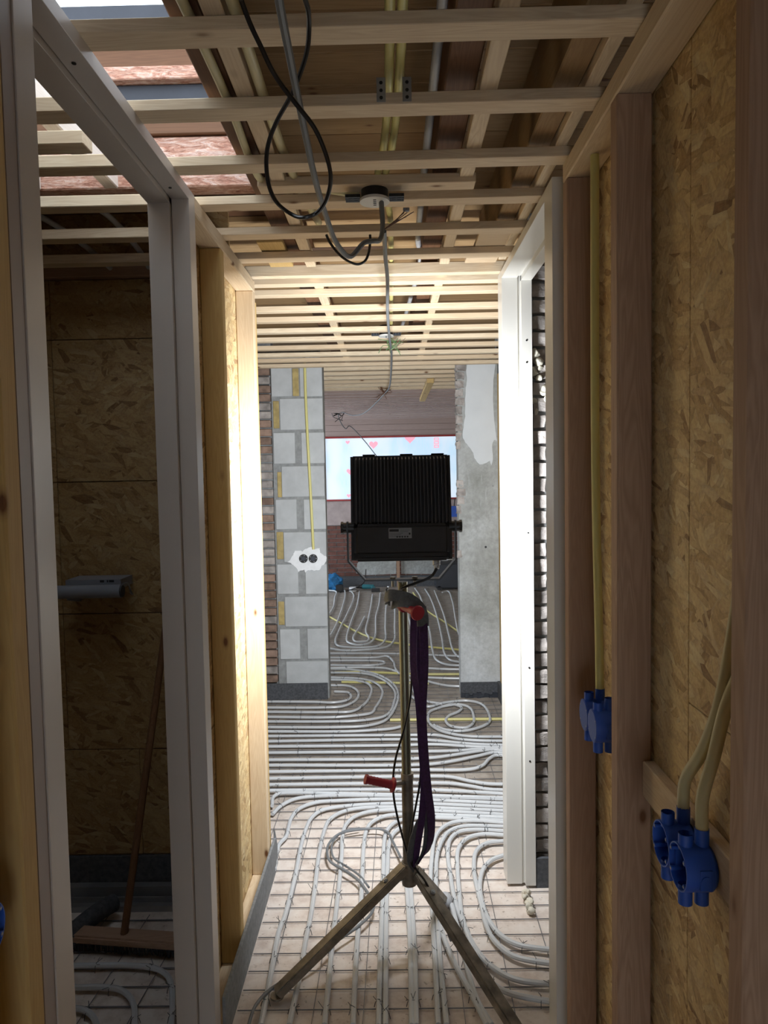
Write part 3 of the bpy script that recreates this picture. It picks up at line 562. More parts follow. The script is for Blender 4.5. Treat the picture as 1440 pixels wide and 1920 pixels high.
# ------------------------------------------------------------------ far room
FY = 10.0
WF = tag(empty('wall_far', (0, FY + .1, 0)), kind='structure')
box('mortar', -2.5, 2.5, FY + .02, FY + .2, 0, 1.24, MORTAR, WF, 0)
box('mortar', -2.5, 2.5, FY + .06, FY + .2, 2.13, 2.5, MORTAR, WF, 0)
box('mortar', -2.5, -.98, FY + .03, FY + .2, 1.24, 2.13, MORTAR, WF, 0)
bm = bmesh.new(); z = .16; k = 0
while z < .875:
    x = -2.4 - (k % 2) * .11
    while x < 2.5: bmbox(bm, x, x + .205, FY - R.uniform(0, .006), FY + .03, z, z + .05); x += .216
    z += .0605; k += 1
bs = obj('brickwork', bm, BRICKF, WF, label='dark red brick courses'); bs['kind'] = 'stuff'
box('plaster_band', -2.4, 2.4, FY - .004, FY + .03, .885, 1.225, PLAST, WF, .002, label='pale pinkish plaster band below the window')
box('plinth', -2.4, 2.4, FY - .03, FY + .03, .0, .15, FOAMD, WF, .003, label='dark foam strip at the wall foot')
slab('cement_patch', [(-.52, .2), (-.5, .34), (-.42, .42), (-.3, .43), (-.1, .41), (.05, .42), (.05, .18), (-.4, .17)], FY - .007, .006, RENDERC, WF, label='grey cement patch on the bricks')
slab('cement_patch', [(.12, .18), (.12, .42), (.3, .40), (.55, .43), (.62, .38), (.6, .17)], FY - .007, .006, RENDERC, WF, label='grey cement patch on the bricks')
for z0, z1 in ((2.13, 2.205), (2.207, 2.29), (2.292, 2.375)): box('wall_board', -2.4, 2.4, FY - .01 - R.uniform(0, .005), FY + .05, z0, z1, PINK[0], WF, .002)
WI = tag(empty('window_1', (0, FY, 1.65)), kind='structure')
box('frame_head', -.99, 2.3, FY - .03, FY + .04, 2.105, 2.13, REDP, WI, .003)
box('frame_sill', -.99, 2.3, FY - .035, FY + .04, 1.228, 1.25, REDP, WI, .003)
box('frame_side', -.99, -.925, FY - .03, FY + .04, 1.25, 2.105, REDP, WI, .003)
box('pane', -.925, 2.3, FY + .0, FY + .006, 1.25, 2.105, FILM, WI, 0, label='bluish white translucent film with pink print')
def heart(x, z, s, cut=None):
    P = []
    for k in range(28):
        t = 2 * math.pi * k / 28; px = 16 * math.sin(t) ** 3; pz = 13 * math.cos(t) - 5 * math.cos(2 * t) - 2 * math.cos(3 * t) - math.cos(4 * t)
        q = z + pz * s / 16
        if cut: q = min(q, cut)
        P.append((x + px * s / 16, q))
    slab('printed_heart', P, FY - .0005, .001, PINKP, WI)
heart(-.238, 2.01, .062); heart(.275, 2.09, .075, 2.104); heart(-.575, 1.64, .05); heart(-.60, 2.05, .03); heart(-.60, 1.30, .03)
for j in range(3):
    for (dx, dz, ww, hh) in ((0, 0, .07, .012), (0, .03, .07, .012), (0, .0, .012, .04), (.058, 0, .012, .04)): box('printed_sign', .61 + dx, .61 + dx + ww, FY - .0015, FY - .0005, 1.95 + j * .05 + dz, 1.95 + j * .05 + dz + hh, PINKP, WI, 0)

# ------------------------------------------------------------------ ceiling
CE = tag(empty('ceiling', (0, 3, 2.5)), kind='structure')
ZB = 2.342
for i, y in enumerate((-1.3, -1.05, -.8, -.55, -.3, -.05, .2, .45, .70, .93)): box('batten', XL - .06, XR + .065, y, y + .05, ZB, ZB + .022, PINE[0], CE, .0015)
for i, y in enumerate((1.217, 1.47, 1.728, 1.971, 2.218, 2.462)):
    o = box('batten', XL - .08, XR + .07, y, y + .053, ZB, ZB + .023, PINE[0], CE, .0015); o.rotation_euler.z = R.uniform(-.003, .003); o.rotation_euler.y = -.004
o = box('batten', -.335, .235, 1.891, 1.944, ZB + .012, ZB + .036, PINE[0], CE, .0015, label='short extra batten with pencil scribbles beside the round box')
o = box('header_board', XL - .03, XR + .31, 2.70, 2.732, ZB + .003, ZB + .045, PINE[0], CE, .002)
for y in (2.797, 2.965, 3.25, 3.466, 3.73, 3.97, 4.225, 4.474, 4.685, 4.91):
    o = box('batten', -2.45, .76, y, y + .048, ZB, ZB + .024, PINE[0], CE, .0015); o.rotation_euler.z = R.uniform(-.004, .004)
y = 5.17
while y < 9.9:
    o = box('batten', -2.45, 2.45, y, y + .05, ZB + .01, ZB + .034, PINK[0] if y > 6.6 else PINE[0], CE, .0015); o.rotation_euler.z = R.uniform(-.003, .003); o.rotation_euler.y = R.uniform(-.001, .001)
    y += .245 if y < 7 else .14
# battens of the dark left room, one sawn short
for y, xb in ((1.22, -.59), (1.468, -.59), (1.606, -.668), (1.724, -.59), (1.967, -.59), (2.222, -.59), (2.47, -.59)):
    box('batten', -2.4, xb, y, y + .052, ZB, ZB + .03, PINE[0], CE, .002, label='batten sawn off short over the left room' if xb < -.64 else None)
for x0, x1, z0, z1, m_, ya, yb in ((-.365, -.305, 2.385, 2.55, OLD[1], -1.8, 2.7), (.125, .19, 2.395, 2.55, OLD[1], -1.8, 2.7), (.345, .40, 2.385, 2.55, BOARD[1], -1.8, 2.7), (-.37, -.30, 2.385, 2.55, OLD[1], 2.72, 4.98), (.13, .19, 2.39, 2.55, OLD[1], 2.72, 4.98)):
    box('joist', x0, x1, ya, yb, z0, z1, m_, CE, .003)
for x0, x1, ya, yb in ((-.298, -.262, -1.8, 2.66), (.192, .228, -1.8, 2.66), (.402, .43, -1.8, 2.62), (-.30, -.262, 2.72, 4.9), (.192, .226, 2.72, 4.9)):
    box('counter_batten', x0, x1, ya, yb, ZB + .024, ZB + .052, PINE[1], CE, .002)
box('packing_board', -.43, -.345, 2.38, 2.66, ZB + .026, ZB + .045, PINEG[1], CE, .002)
box('packing_board', .30, .41, 2.30, 2.52, ZB + .026, ZB + .043, PINE[0], CE, .002)
box('packing_board', .285, .40, 2.53, 2.66, ZB + .026, ZB + .043, PINE[0], CE, .002)
box('packing_board', -.36, .0, 2.58, 2.66, ZB + .05, ZB + .07, PINER[0], CE, .002)
box('packing_board', .12, .40, 2.60, 2.66, ZB + .05, ZB + .07, PINER[0], CE, .002)
box('packing_board', -.26, .20, 4.06, 4.11, ZB + .026, ZB + .05, PINE[0], CE, .002)
box('hanging_batten', .30, .355, 5.7, 7.15, ZB - .028, ZB + .008, PINEG[1], CE, .002)
y = -1.8
while y < 2.7:
    wd = R.uniform(.125, .15); box('roof_board', -.36, 2.5, y, y + wd - .004, 2.555, 2.575, BOARD[0], CE, .001); y += wd
y = 2.72
while y < 9.95:
    wd = .16; box('roof_board', -2.5, 2.5, y, y + wd - .003, 2.556, 2.576, BOARD[0], CE, .001); y += wd
# roof over the left room with its rooflight opening
box('roof_board', -2.5, -.30, -1.8, 1.13, 2.662, 2.69, OLD[0], CE, .001)
box('roof_board', -2.5, -.27, 2.166, 2.76, 2.578, 2.60, OLD[0], CE, .001)
box('roof_board', -2.5, -1.15, .9, 2.24, 2.72, 2.75, PINER[0], CE, .001)
RS = CE
box('trimmer', -2.5, -.366, 2.10, 2.165, 2.441, 2.584, ROUGH[0], RS, .004, label='rough sawn pink trimmer beam')
box('trimmer', -2.5, -.366, 2.09, 2.13, 2.586, 2.64, OLD[0], RS, .003)
box('trimmer', -2.5, -.366, 2.10, 2.20, 2.642, 2.731, NAVY, RS, .003, label='dark roofing membrane')
box('trimmer', -2.5, -.366, 2.075, 2.20, 2.733, 2.77, ROUGH[0], RS, .003, label='rough orange brown board edge')
box('trimmer', -2.5, -.366, 2.11, 2.20, 2.772, 2.87, OLD[0], RS, .003)
box('trimmer', -2.5, -.366, 2.09, 2.20, 2.872, 2.948, NAVY, RS, .003, label='dark roofing membrane')
box('trimmer', -.36, -.30, 1.1, 2.2, 2.55, 2.60, OLD[1], RS, .003)
box('trimmer', -1.15, -.36, 1.11, 1.15, 2.60, 2.66, OLD[0], RS, .003)
box('trimmer', -1.18, -1.13, 1.1, 2.2, 2.60, 2.66, PINE[1], RS, .003)
box('joist', -.815, -.775, .9, 2.10, 2.44, 2.60, PALE[1], RS, .003, label='joist whitened as if skylit in the rooflight opening')
box('joist', -1.04, -1.0, .9, 2.10, 2.44, 2.60, PALE[1], RS, .003)

# ------------------------------------------------------------------ reinforcing mesh, tie wires
bm = bmesh.new()
y = 1.70
while y < 10: 
    if y < 6: pass
    xa, xb = (-2.4, 2.4)
    if y < 2.75: xa, xb = (-.488, 2.4)
    elif y < 5.2: xa, xb = (-2.4, .72)
    if PY - .05 < y < PY + .15: xa, xb = (-.45, .45)
    bar(bm, (xa, y, .006), (xb, y + R.uniform(-.004, .004), .006), .0026, .0026)
    if y < 2.62: bar(bm, (-2.4, y + .02, .006), (-.59, y + .02, .006), .0035, .0035)
    y += .0835 if y < 5.2 else .0835
x = -2.35
while x < 2.4:
    yb_ = 9.95 if -.45 < x < .44 else 4.96
    ya_ = 1.7 if x > -.49 and x < .74 else (2.86 if x < -.49 else 1.7)
    if x > .74: yb_ = 2.66
    bar(bm, (x, ya_, .009), (x + .015 * (yb_ - ya_), yb_, .009), .0022, .0022)
    if x < -.6: bar(bm, (x, 1.2, .009), (x + .1, 2.5, .009), .0022, .0022)
    if yb_ < 9 : bar(bm, (x, 5.15, .009), (x, 9.95, .009), .0022, .0022)
    x += .149
rm = tag(obj('reinforcing_mesh', bm, STEEL), 'thin dark steel wire mesh lying over the whole floor under the pipes', 'wire mesh', kind='stuff')

# ------------------------------------------------------------------ underfloor heating pipes
LAB = {
 'near': ('pale grey heating pipe running toward the camera left of the tripod then curving right', 'heating pipes left of the tripod'),
 'near2': ('pale grey heating pipe running straight toward the camera beneath the tripod', 'heating pipes beneath the tripod'),
 'curve': ('pale grey heating pipe sweeping round to the doorway on the right', 'heating pipes curving to the right doorway'),
 'rows': ('grey heating pipe bent back in nested loops before the block pier', 'heating pipe loops before the block pier'),
 'straight': ('grey heating pipe laid straight across the hall floor', 'heating pipes straight across the hall'),
 'loops': ('grey heating pipe coiled before the rendered right pier', 'heating pipe coils before the right pier'),
 'far_loops': ('thin looking heating pipe looping on the floor of the far room', 'heating pipe loops in the far room'),
 'far_rows': ('heating pipe lying crosswise in the gap between the two piers', 'heating pipes between the piers'),
 'left': ('heating pipe curving on the dark floor of the left room', 'heating pipes in the left room'),
}
ties = bmesh.new()
def tie(p, d):
    s = Vector((-d.y, d.x, 0)).normalized()
    pts = [p - s * .014 + Vector((0, 0, .004)), p - s * .010 + Vector((0, 0, .022)), p + Vector((0, 0, .0295)), p + s * .011 + Vector((0, 0, .020)), p + s * .015 + Vector((0, 0, .005))]
    sweep(ties, pts, .0011, 4)
    for _ in range(3):
        q = p + s * R.uniform(-.012, .012) + Vector((0, 0, .026)); sweep(ties, [q, q + Vector((R.uniform(-.018, .018), R.uniform(-.018, .018), R.uniform(.002, .02)))], .0010, 4)
ORD = ['first', 'second', 'third', 'fourth', 'fifth', 'sixth', 'seventh', 'eighth', 'ninth', 'tenth', 'eleventh']
LBL = {
 'near': lambda i: '%s heating pipe from the left foam strip, running toward the camera and curving right' % ORD[i],
 'near2': lambda i: '%s heating pipe from the left among those running straight under the tripod' % ORD[i],
 'curve': lambda i: ['second outermost heating pipe sweeping out through the right doorway', 'outermost heating pipe sweeping out through the right doorway', 'second innermost heating pipe sweeping out through the right doorway', 'innermost heating pipe sweeping out through the right doorway', 'left of two heating pipes slanting beneath the right tripod leg', 'right of two heating pipes slanting beneath the right tripod leg'][i],
 'rows': lambda i: '%s from the innermost of the nested grey pipe loops before the block pier' % ORD[i],
 'straight': lambda i: '%s straight heating pipe across the hall, counted from the piers toward the camera' % ORD[i],
 'loops': lambda i: ['outer coil of heating pipe on the floor before the rendered right pier', 'heating pipe around the near side of the coil before the right pier', 'inner curled coil of heating pipe before the rendered right pier', 'short arc of heating pipe behind the sling leading into the right coil'][i],
 'far_loops': lambda i: ['innermost of the nested pipe loops left of the pole in the far room', 'second nested pipe loop left of the pole in the far room', 'third nested pipe loop left of the pole in the far room', 'second heating pipe out from the block pier in the far room', 'heating pipe nearest the block pier in the far room', 'outermost nested pipe loop left of the pole in the far room', 'heating pipe just right of the pole in the far room', 'far room heating pipe curving right, first right of the sling', 'far room heating pipe curving right, second right of the sling', 'far room heating pipe curving right, third right of the sling', 'far room heating pipe curving right, closest to the right pier'][i],
 'far_rows': lambda i: ['farthest crosswise heating pipe in the gap between the piers', 'crosswise pipe between the piers that bends down toward the pole', 'short hairpin of heating pipe between the piers beside the block pier', 'nearest long crosswise heating pipe between the piers, reaching the right pier', 'upper short crosswise pipe right of the sling between the piers', 'lower short crosswise pipe right of the sling between the piers'][i],
 'left': lambda i: ['outermost', 'middle', 'innermost'][i] + ' heating pipe curving on the dark floor of the left room',
}
for key, lst in PIPES.items():
    if key in ('yellow', 'cable'): continue
    for i, pl in enumerate(lst):
        zc = .0205 + (.0006 * i)
        P = smoothline([(x, y, zc) for x, y in pl], 7)
        bm = bmesh.new(); sweep(bm, P, .0088 if key not in ('far_loops',) else .0095, 8)
        o = obj('heating_pipe', bm, PIPE, smooth=True); tag(o, LBL[key](i), 'pipe', LAB[key][1])
        acc = R.uniform(0, .1)
        for a, b in zip(P, P[1:]):
            acc += (b - a).length
            if acc > (.17 if key != 'far_loops' else .4) and a.y < 7: tie(Vector((a.x, a.y, 0)), (b - a)); acc = R.uniform(-.05, .05)
tag(obj('tie_wires', ties, TIE), 'dozens of twisted wire ties fixing the pipes to the floor mesh', 'wire ties', kind='stuff')
YL = ['yellow conduit crossing the hall floor toward the right side wall', 'yellow conduit running diagonally over the far room floor from the block pier', 'yellow conduit slanting away to the right in the far room', 'yellow conduit lying crosswise in the gap between the piers', 'short yellow conduit beside the block pier loops']
for i, pl in enumerate(PIPES['yellow']):
    tag(tube('floor_conduit', [(x, y, .0125) for x, y in pl], .0095, YEL), YL[i], 'conduit')

# ------------------------------------------------------------------ tripod stand
TX, TY = .036, 2.25
TR = empty('tripod_stand', (TX, TY, 0), 'steel tripod stand with round pole and red grips in the corridor', 'tripod')
def leg(p0, p1, w, lab=None):
    p0 = Vector(p0); p1 = Vector(p1); bm = bmesh.new(); bar(bm, p0, p1, w, w * .8)
    bmesh.ops.bevel(bm, geom=bm.edges[:], offset=.003, segments=2, affect='EDGES'); o = obj('leg', bm, LEG, TR, smooth=True)
    d = (p1 - p0).normalized(); q = p0 + d * .075; s = d.cross(Vector((0, 0, 1))).normalized(); n_ = s.cross(d)
    bm = bmesh.new(); cyl(bm, q - n_ * .02, q + n_ * .02, .0085, 6); cyl(bm, q - n_ * .023, q + n_ * .023, .005, 8); obj('bolt', bm, ZINC, o)
    bm = bmesh.new(); cyl(bm, p1 + Vector((0, 0, -.012)), p1 + Vector((0, 0, -.006)), .021, 20); obj('foot_plate', bm, LEG, o, smooth=True)
    return o
leg((TX - .012, TY - .01, .325), (-.375, 2.075, .028), .036); leg((TX + .028, TY - .012, .30), (.333, 1.90, .028), .036); leg((TX + .02, TY + .02, .30), (.168, 2.53, .028), .03)
bm = bmesh.new(); bmesh.ops.create_icosphere(bm, subdivisions=3, radius=.026, matrix=Matrix.Translation((.172, 2.535, .03)) @ Matrix.Diagonal((1, 1.3, .9, 1))); obj('rubber_foot', bm, GREYC, TR, smooth=True)
bm = bmesh.new(); cyl(bm, (TX, TY, .262), (TX, TY, .335), .024, 24); bmbox(bm, TX - .03, TX + .03, TY - .02, TY + .02, .285, .325); obj('hub', bm, LEG, TR, smooth=True)
bm = bmesh.new(); cyl(bm, (TX - .001, TY, .30), (TX - .001, TY, .625), .0185, 28); obj('outer_tube', bm, LEG, TR, smooth=True)
bm = bmesh.new(); cyl(bm, (TX - .001, TY, .615), (TX - .001, TY, .632), .0205, 28); obj('collar', bm, LEG, TR, smooth=True)
bm = bmesh.new(); cyl(bm, (TX - .003, TY, .60), (TX - .005, TY, 1.255), .0152, 28); obj('inner_tube', bm, POLE, TR, smooth=True)
def grip(a, b, cap=True):
    a = Vector(a); b = Vector(b); d = (b - a).normalized(); bm = bmesh.new()
    l = (b - a).length; prof = [(0, .0), (0, .022), (.006, .0235), (.010, .0145), (.02, .0125)] + [(.02 + (l - .032) * k / 12, .0125 + (.0012 if k % 2 else 0)) for k in range(1, 13)] + [(l - .006, .0155), (l, .0155), (l, .0)]
    up = Vector((0, 0, 1)); s = d.cross(up).normalized(); u = s.cross(d); rings = []
    for t, r in prof: rings.append([bm.verts.new(a + d * t + (s * math.cos(q) + u * math.sin(q)) * max(r, .0005)) for q in [2 * math.pi * k / 20 for k in range(20)]])
    for p, q in zip(rings, rings[1:]):
        for k in range(20): bm.faces.new((p[k], p[(k + 1) % 20], q[(k + 1) % 20], q[k]))
    return obj('red_grip', bm, RED, TR, smooth=True)
grip((-.008, 2.19, .618), (-.098, 2.17, .648))
bm = bmesh.new(); cyl(bm, (-.012, 2.192, .620), (TX, TY, .60), .006, 12); obj('crank_arm', bm, LEG, TR, smooth=True)
grip((.075, 2.12, 1.178), (.020, 2.215, 1.19))
bm = bmesh.new(); cyl(bm, (.028, 2.20, 1.188), (TX, TY, 1.18), .006, 12); obj('crank_arm', bm, LEG, TR, smooth=True)
bm = bmesh.new(); cyl(bm, (.036, 2.205, 1.186), (.030, 2.212, 1.187), .022, 24); obj('grip_flange', bm, RED, TR, smooth=True)

# ------------------------------------------------------------------ floodlight (faces away from the camera)
LX, LY, LZ = .030, 2.25, 1.485
FLT = empty('floodlight', (LX, LY, 1.26), 'large black finned floodlight on the tripod, seen from behind', 'floodlight')
TL = Matrix.Translation((LX, LY, LZ)) @ Matrix.Rotation(math.radians(-9), 4, 'X')
bm = bmesh.new(); bmbox(bm, -.158, .158, .012, .045, -.158, .178); bmesh.ops.bevel(bm, geom=bm.edges[:], offset=.006, segments=2, affect='EDGES')
ho = obj('housing', bm, BLACK, FLT, TL)
bm = bmesh.new(); bmbox(bm, -.148, .148, -.012, .013, -.045, .172); bmesh.ops.bevel(bm, geom=bm.edges[:], offset=.004, segments=2, affect='EDGES'); obj('heat_sink', bm, BLACK, FLT, TL)
NF = 26
for k in range(NF):
    x = -.140 + .280 * k / (NF - 1); bm = bmesh.new(); bmbox(bm, x - .0013, x + .0013, -.040, -.011, -.046, .168)
    for v in bm.verts:
        if v.co.y < -.03 and v.co.z > .1: v.co.z -= .012; v.co.y += .004
    obj('cooling_fin', bm, FIN, FLT, TL)
bm = bmesh.new(); bmbox(bm, -.149, .149, -.045, .013, -.148, -.047); bmesh.ops.bevel(bm, geom=bm.edges[:], offset=.012, segments=3, affect='EDGES'); dr = obj('driver_box', bm, BLACK, FLT, TL, smooth=True)
bm = bmesh.new(); bmbox(bm, -.145, .145, -.038, -.01, -.163, -.146); bmesh.ops.bevel(bm, geom=bm.edges[:], offset=.007, segments=2, affect='EDGES'); obj('lower_rail', bm, BLACK, FLT, TL, smooth=True)
for x in (-.155, .155):
    bm = bmesh.new(); bmbox(bm, x - .004, x + .004, -.005, .03, -.158, .172); obj('side_clip', bm, BLACK, FLT, TL)
for x in (-.1, .02, .12):
    bm = bmesh.new(); bmbox(bm, x - .02, x + .02, .0, .045, .177, .1795); obj('top_clip', bm, BLACK, FLT, TL)
bm = bmesh.new(); bmbox(bm, -.0405, .031, -.0462, -.0452, -.094, -.062); lb = obj('label_plate', bm, LABEL, dr, TL, label='small grey rating label with black print')
bm = bmesh.new(); bmbox(bm, -.038, -.009, -.0470, -.0462, -.073, -.0655)
for j in range(5): bmbox(bm, -.005 if j < 2 else -.038, (.026 if j < 2 else .004) - (j % 2) * .006, -.0468, -.0462, -.069 - j * .0048 + (0 if j < 2 else 0), -.0681 - j * .0048)
for j in range(5):
    cx_ = -.014 + j * .008; bmbox(bm, cx_ - .0024, cx_ + .0024, -.0468, -.0462, -.0915, -.0868)
bmbox(bm, .022, .027, -.0468, -.0462, -.083, -.077)
obj('label_print', bm, BLACKS, dr, TL, label='black printed logo block, lines and symbols')
bm = bmesh.new(); bmbox(bm, -.148, .148, .045, .047, -.148, .168); gl = obj('lamp_glass', bm, GLOW, FLT, TL, label='glowing glass front')
# yoke
yk = [(-.176, .02, -.045), (-.176, .02, -.165), (-.145, .02, -.215), (-.13, .02, -.226), (.13, .02, -.226), (.145, .02, -.215), (.178, .02, -.165), (.178, .02, -.045)]
TY_ = Matrix.Translation((LX, LY, LZ)); bm = bmesh.new()
yk = [(-.171, .0, -.035), (-.171, .0, -.160), (-.118, .0, -.222), (.118, .0, -.222), (.171, .0, -.160), (.171, .0, -.035)]
for a, b in zip(yk, yk[1:]): bar(bm, a, b, .036, .005, up=(0, 1, .0001) if False else ((1, 0, 0) if abs(a[0] - b[0]) < .01 else (0, 0, 1)))
obj('yoke', bm, BLACK, FLT, TY_)
for s in (-1, 1):
    bm = bmesh.new(); cyl(bm, (s * .150, 0, -.055), (s * .190, 0, -.055), .017, 20); cyl(bm, (s * .184, 0, -.055), (s * .192, 0, -.055), .020, 8); obj('pivot_knob', bm, BLACK, FLT, TY_, smooth=True)
for x in (-.03, .04):
    bm = bmesh.new(); cyl(bm, (x, 0, -.245), (x, 0, -.214), .005, 10); cyl(bm, (x, 0, -.220), (x, 0, -.2135), .010, 6); obj('bolt', bm, ZINC, FLT, TY_)
bm = bmesh.new(); cyl(bm, (.107, -.036, -.145), (.107, -.05, -.172), .012, 8); cyl(bm, (.107, -.05, -.172), (.107, -.056, -.182), .008, 12); obj('cable_gland', bm, ZINC, FLT, TY_, smooth=True)
tube('lamp_cable', [(LX + .107, LY - .056, LZ - .182), (LX + .09, LY - .06, LZ - .205), (LX + .04, LY - .05, LZ - .228), (LX + .0, LY - .03, LZ - .245), (LX - .006, LY + .01, LZ - .27)], .0045, BLACKS, FLT)
la = bpy.data.lights.new('floodlight_lamp', 'AREA'); la.shape = 'RECTANGLE'; la.size = .28; la.size_y = .30; la.energy = LAMP_W; la.color = (.93, .965, 1.0)
lo = bpy.data.objects.new('floodlight_lamp', la); C.objects.link(lo); lo.parent = FLT
M_ = TL @ Matrix.Translation((0, .050, .01)) @ Matrix.Rotation(math.radians(90), 4, 'X')     # light shines along +Y
lo.matrix_local = Matrix.Translation(-Vector((LX, LY, 1.26))) @ M_

# ------------------------------------------------------------------ webbing sling and cables on the stand
SL = empty('lifting_sling', (.09, 2.17, .9), 'long purple webbing sling hanging over the upper red grip of the tripod', 'sling')
X_, Y_, Z_ = (1, 0, 0), (0, 1, 0), (0, 0, 1)
ribbon('strap', [((.088, 2.165, 1.19), (1, .25, 0)), ((.092, 2.16, 1.10), (1, .1, 0)), ((.092, 2.165, 1.00), X_), ((.084, 2.165, .86), (1, -.1, 0)), ((.090, 2.165, .70), (1, 0, 0)), ((.098, 2.17, .60), (1, .1, 0)), ((.107, 2.18, .51), (1, .4, 0)), ((.100, 2.19, .42), (.7, .7, .2)), ((.068, 2.20, .365), (.3, .9, .2))], .026, .004, PURP, SL)
ribbon('strap', [((.064, 2.185, 1.165), (1, -.3, 0)), ((.060, 2.18, 1.06), (1, -.5, 0)), ((.061, 2.18, .98), (1, -.6, 0)), ((.074, 2.175, .88), (1, -.2, 0)), ((.080, 2.175, .75), (1, 0, 0)), ((.086, 2.18, .62), (1, 0, 0)), ((.076, 2.19, .50), (1, .2, 0)), ((.064, 2.20, .42), (1, .4, 0)), ((.055, 2.20, .35), (.6, .8, 0))], .022, .004, PURP, SL)
ribbon('strap', [((.078, 2.20, 1.16), (.8, .5, 0)), ((.080, 2.20, .95), (.9, .4, 0)), ((.084, 2.20, .75), (.9, .3, 0)), ((.094, 2.20, .58), (.8, .3, 0))], .024, .004, PURP, SL)
ribbon('strap', [((.098, 2.195, .58), (.9, .3, 0)), ((.100, 2.195, .47), (1, .1, 0)), ((.088, 2.195, .40), (.9, .2, .3)), ((.06, 2.20, .362), (.4, .9, .3))], .030, .004, OLIVE, SL, label='worn dark end of the sling')
ribbon('strap', [((.075, 2.205, .50), (.9, .3, 0)), ((.052, 2.20, .44), (.9, .2, 0)), ((.040, 2.20, .37), (.8, .5, 0)), ((.052, 2.205, .335), (.3, .9, .2))], .026, .004, OLIVE, SL, label='worn dark end of the sling')
ribbon('strap', [((-.020, 2.22, 1.205), (.3, .5, 1)), ((-.012, 2.19, 1.222), (.0, .3, 1)), ((.02, 2.175, 1.222), (-.1, .2, 1)), ((.052, 2.165, 1.212), (.4, .2, 1)), ((.078, 2.16, 1.190), (1, .1, .6)), ((.088, 2.16, 1.165), (1, .25, .1)), ((.090, 2.162, 1.13), (1, .25, 0))], .036, .006, OLIVE, SL, label='grey olive sewn end folded over the grip')
ribbon('strap', [((-.002, 2.205, 1.190), (.2, .3, 1)), ((.012, 2.178, 1.202), (.0, .2, 1)), ((.040, 2.160, 1.205), (.2, .2, 1)), ((.066, 2.152, 1.193), (.7, .1, .8)), ((.080, 2.153, 1.165), (1, .2, .2))], .030, .006, OLIVE, SL, label='grey olive sewn end folded over the grip')
ribbon('strap', [((-.020, 2.27, 1.222), (.3, .2, 1)), ((-.024, 2.235, 1.214), (.2, .2, 1)), ((-.012, 2.200, 1.204), (.0, .3, 1))], .032, .005, OLIVE, SL)
tag(tube('power_cable', [(.055, 2.215, 1.0), (.050, 2.21, .90), (.030, 2.215, .80), (.012, 2.215, .74), (.0, 2.215, .70), (-.010, 2.21, .64), (-.010, 2.21, .575), (.002, 2.21, .50), (.022, 2.205, .42), (.040, 2.20, .36), (.055, 2.20, .34)], .0035, BLACKS), 'thin black cable looped down the left side of the tripod pole', 'cable')
tag(tube('power_cable', [(.080, 2.215, .70), (.075, 2.21, .62), (.060, 2.21, .54), (.044, 2.205, .46), (.038, 2.205, .38), (.06, 2.20, .335), (.085, 2.20, .30), (.115, 2.19, .24), (.145, 2.18, .17), (.165, 2.22, .09), (.17, 2.30, .045)], .0035, BLACKS), 'thin black cable between pole and purple sling running down the right leg', 'cable')
pc = [(x, y, .036) for x, y in PIPES['cable']]
tag(tube('extension_cable', pc, .0052, GREYW), 'dark grey extension cable looped loosely on the floor behind the tripod leg', 'cable')
tag(tube('extension_cable', [(x * .96 + .004, y + .03, .030) for x, y, z in pc[4:12]] , .0042, GREYW), 'second grey cable loop lying close behind the first one on the floor', 'cable')

# ------------------------------------------------------------------ ceiling electrics
def cbox(x, y, z, n):
    lab = ['round white ceiling box lid on a black mounting bar beneath the corridor battens', 'small round ceiling box with loose green wires under the hall battens'][n]
    e = empty('ceiling_box', (x, y, z), lab, 'ceiling box')
    bm = bmesh.new(); cyl(bm, (x, y, z - .007), (x, y, z), .040, 32); obj('lid', bm, WHITE, e, smooth=True)
    bm = bmesh.new(); cyl(bm, (x, y, z), (x, y, z + .05), .036, 24); obj('body', bm, BLACKS, e, smooth=True)
    for s in (-1, 1):
        bm = bmesh.new()
        for j in range(3): bmbox(bm, x + s * .038, x + s * .078, y - .018 + j * .014, y - .009 + j * .014, z + .001, z + .009)
        for j in range(3): bmbox(bm, x + s * (.042 + j * .014), x + s * (.046 + j * .014), y - .018, y + .02, z + .002, z + .008)
        obj('mounting_bar', bm, DARKP, e)
    for j in range(4):
        bm = bmesh.new(); bmbox(bm, x - .004, x + .004, y - .02 + j * .012, y - .016 + j * .012, z - .0078, z - .007); obj('slot', bm, NAVY, e)
    for j in range(6 if n == 0 else 9):
        a = R.uniform(0, 6.28); dx = .02 + .05 * R.random()
        tube('wire', [(x + .012, y, z - .006), (x + .014, y, z - .05), (x + .018, y + .01, z - .075), (x + .03 + dx * .3, y + .01, z - .06), (x + .035 + dx, y + .01 + .01 * math.sin(a), z - .015 - .03 * R.random())], .0013, COPPER if n == 0 or j % 3 == 0 else GWIRE, e, seg=5, sub=3)
    if n == 0:
        bm = bmesh.new(); bmbox(bm, x + .075, x + .092, y, y + .01, z - .03, z - .022); obj('connector', bm, PVC, e)
cbox(-.030, 1.935, ZB - .012, 0); cbox(-.012, 3.82, ZB - .008, 1)
tag(tube('hanging_cable', [(-.135, .60, 2.36), (-.128, .86, 2.24), (-.137, .96, 2.235), (-.140, 1.10, 2.225), (-.140, 1.28, 2.20), (-.136, 1.42, 2.17), (-.128, 1.55, 2.15), (-.115, 1.66, 2.13), (-.088, 1.76, 2.13), (-.056, 1.80, 2.175), (-.035, 1.82, 2.185), (-.018, 1.86, 2.20), (-.010, 1.90, 2.25), (-.012, 1.925, 2.32)], .0062, GREYW), 'thick grey cable hanging in a long curve from above to the round ceiling box', 'cable')
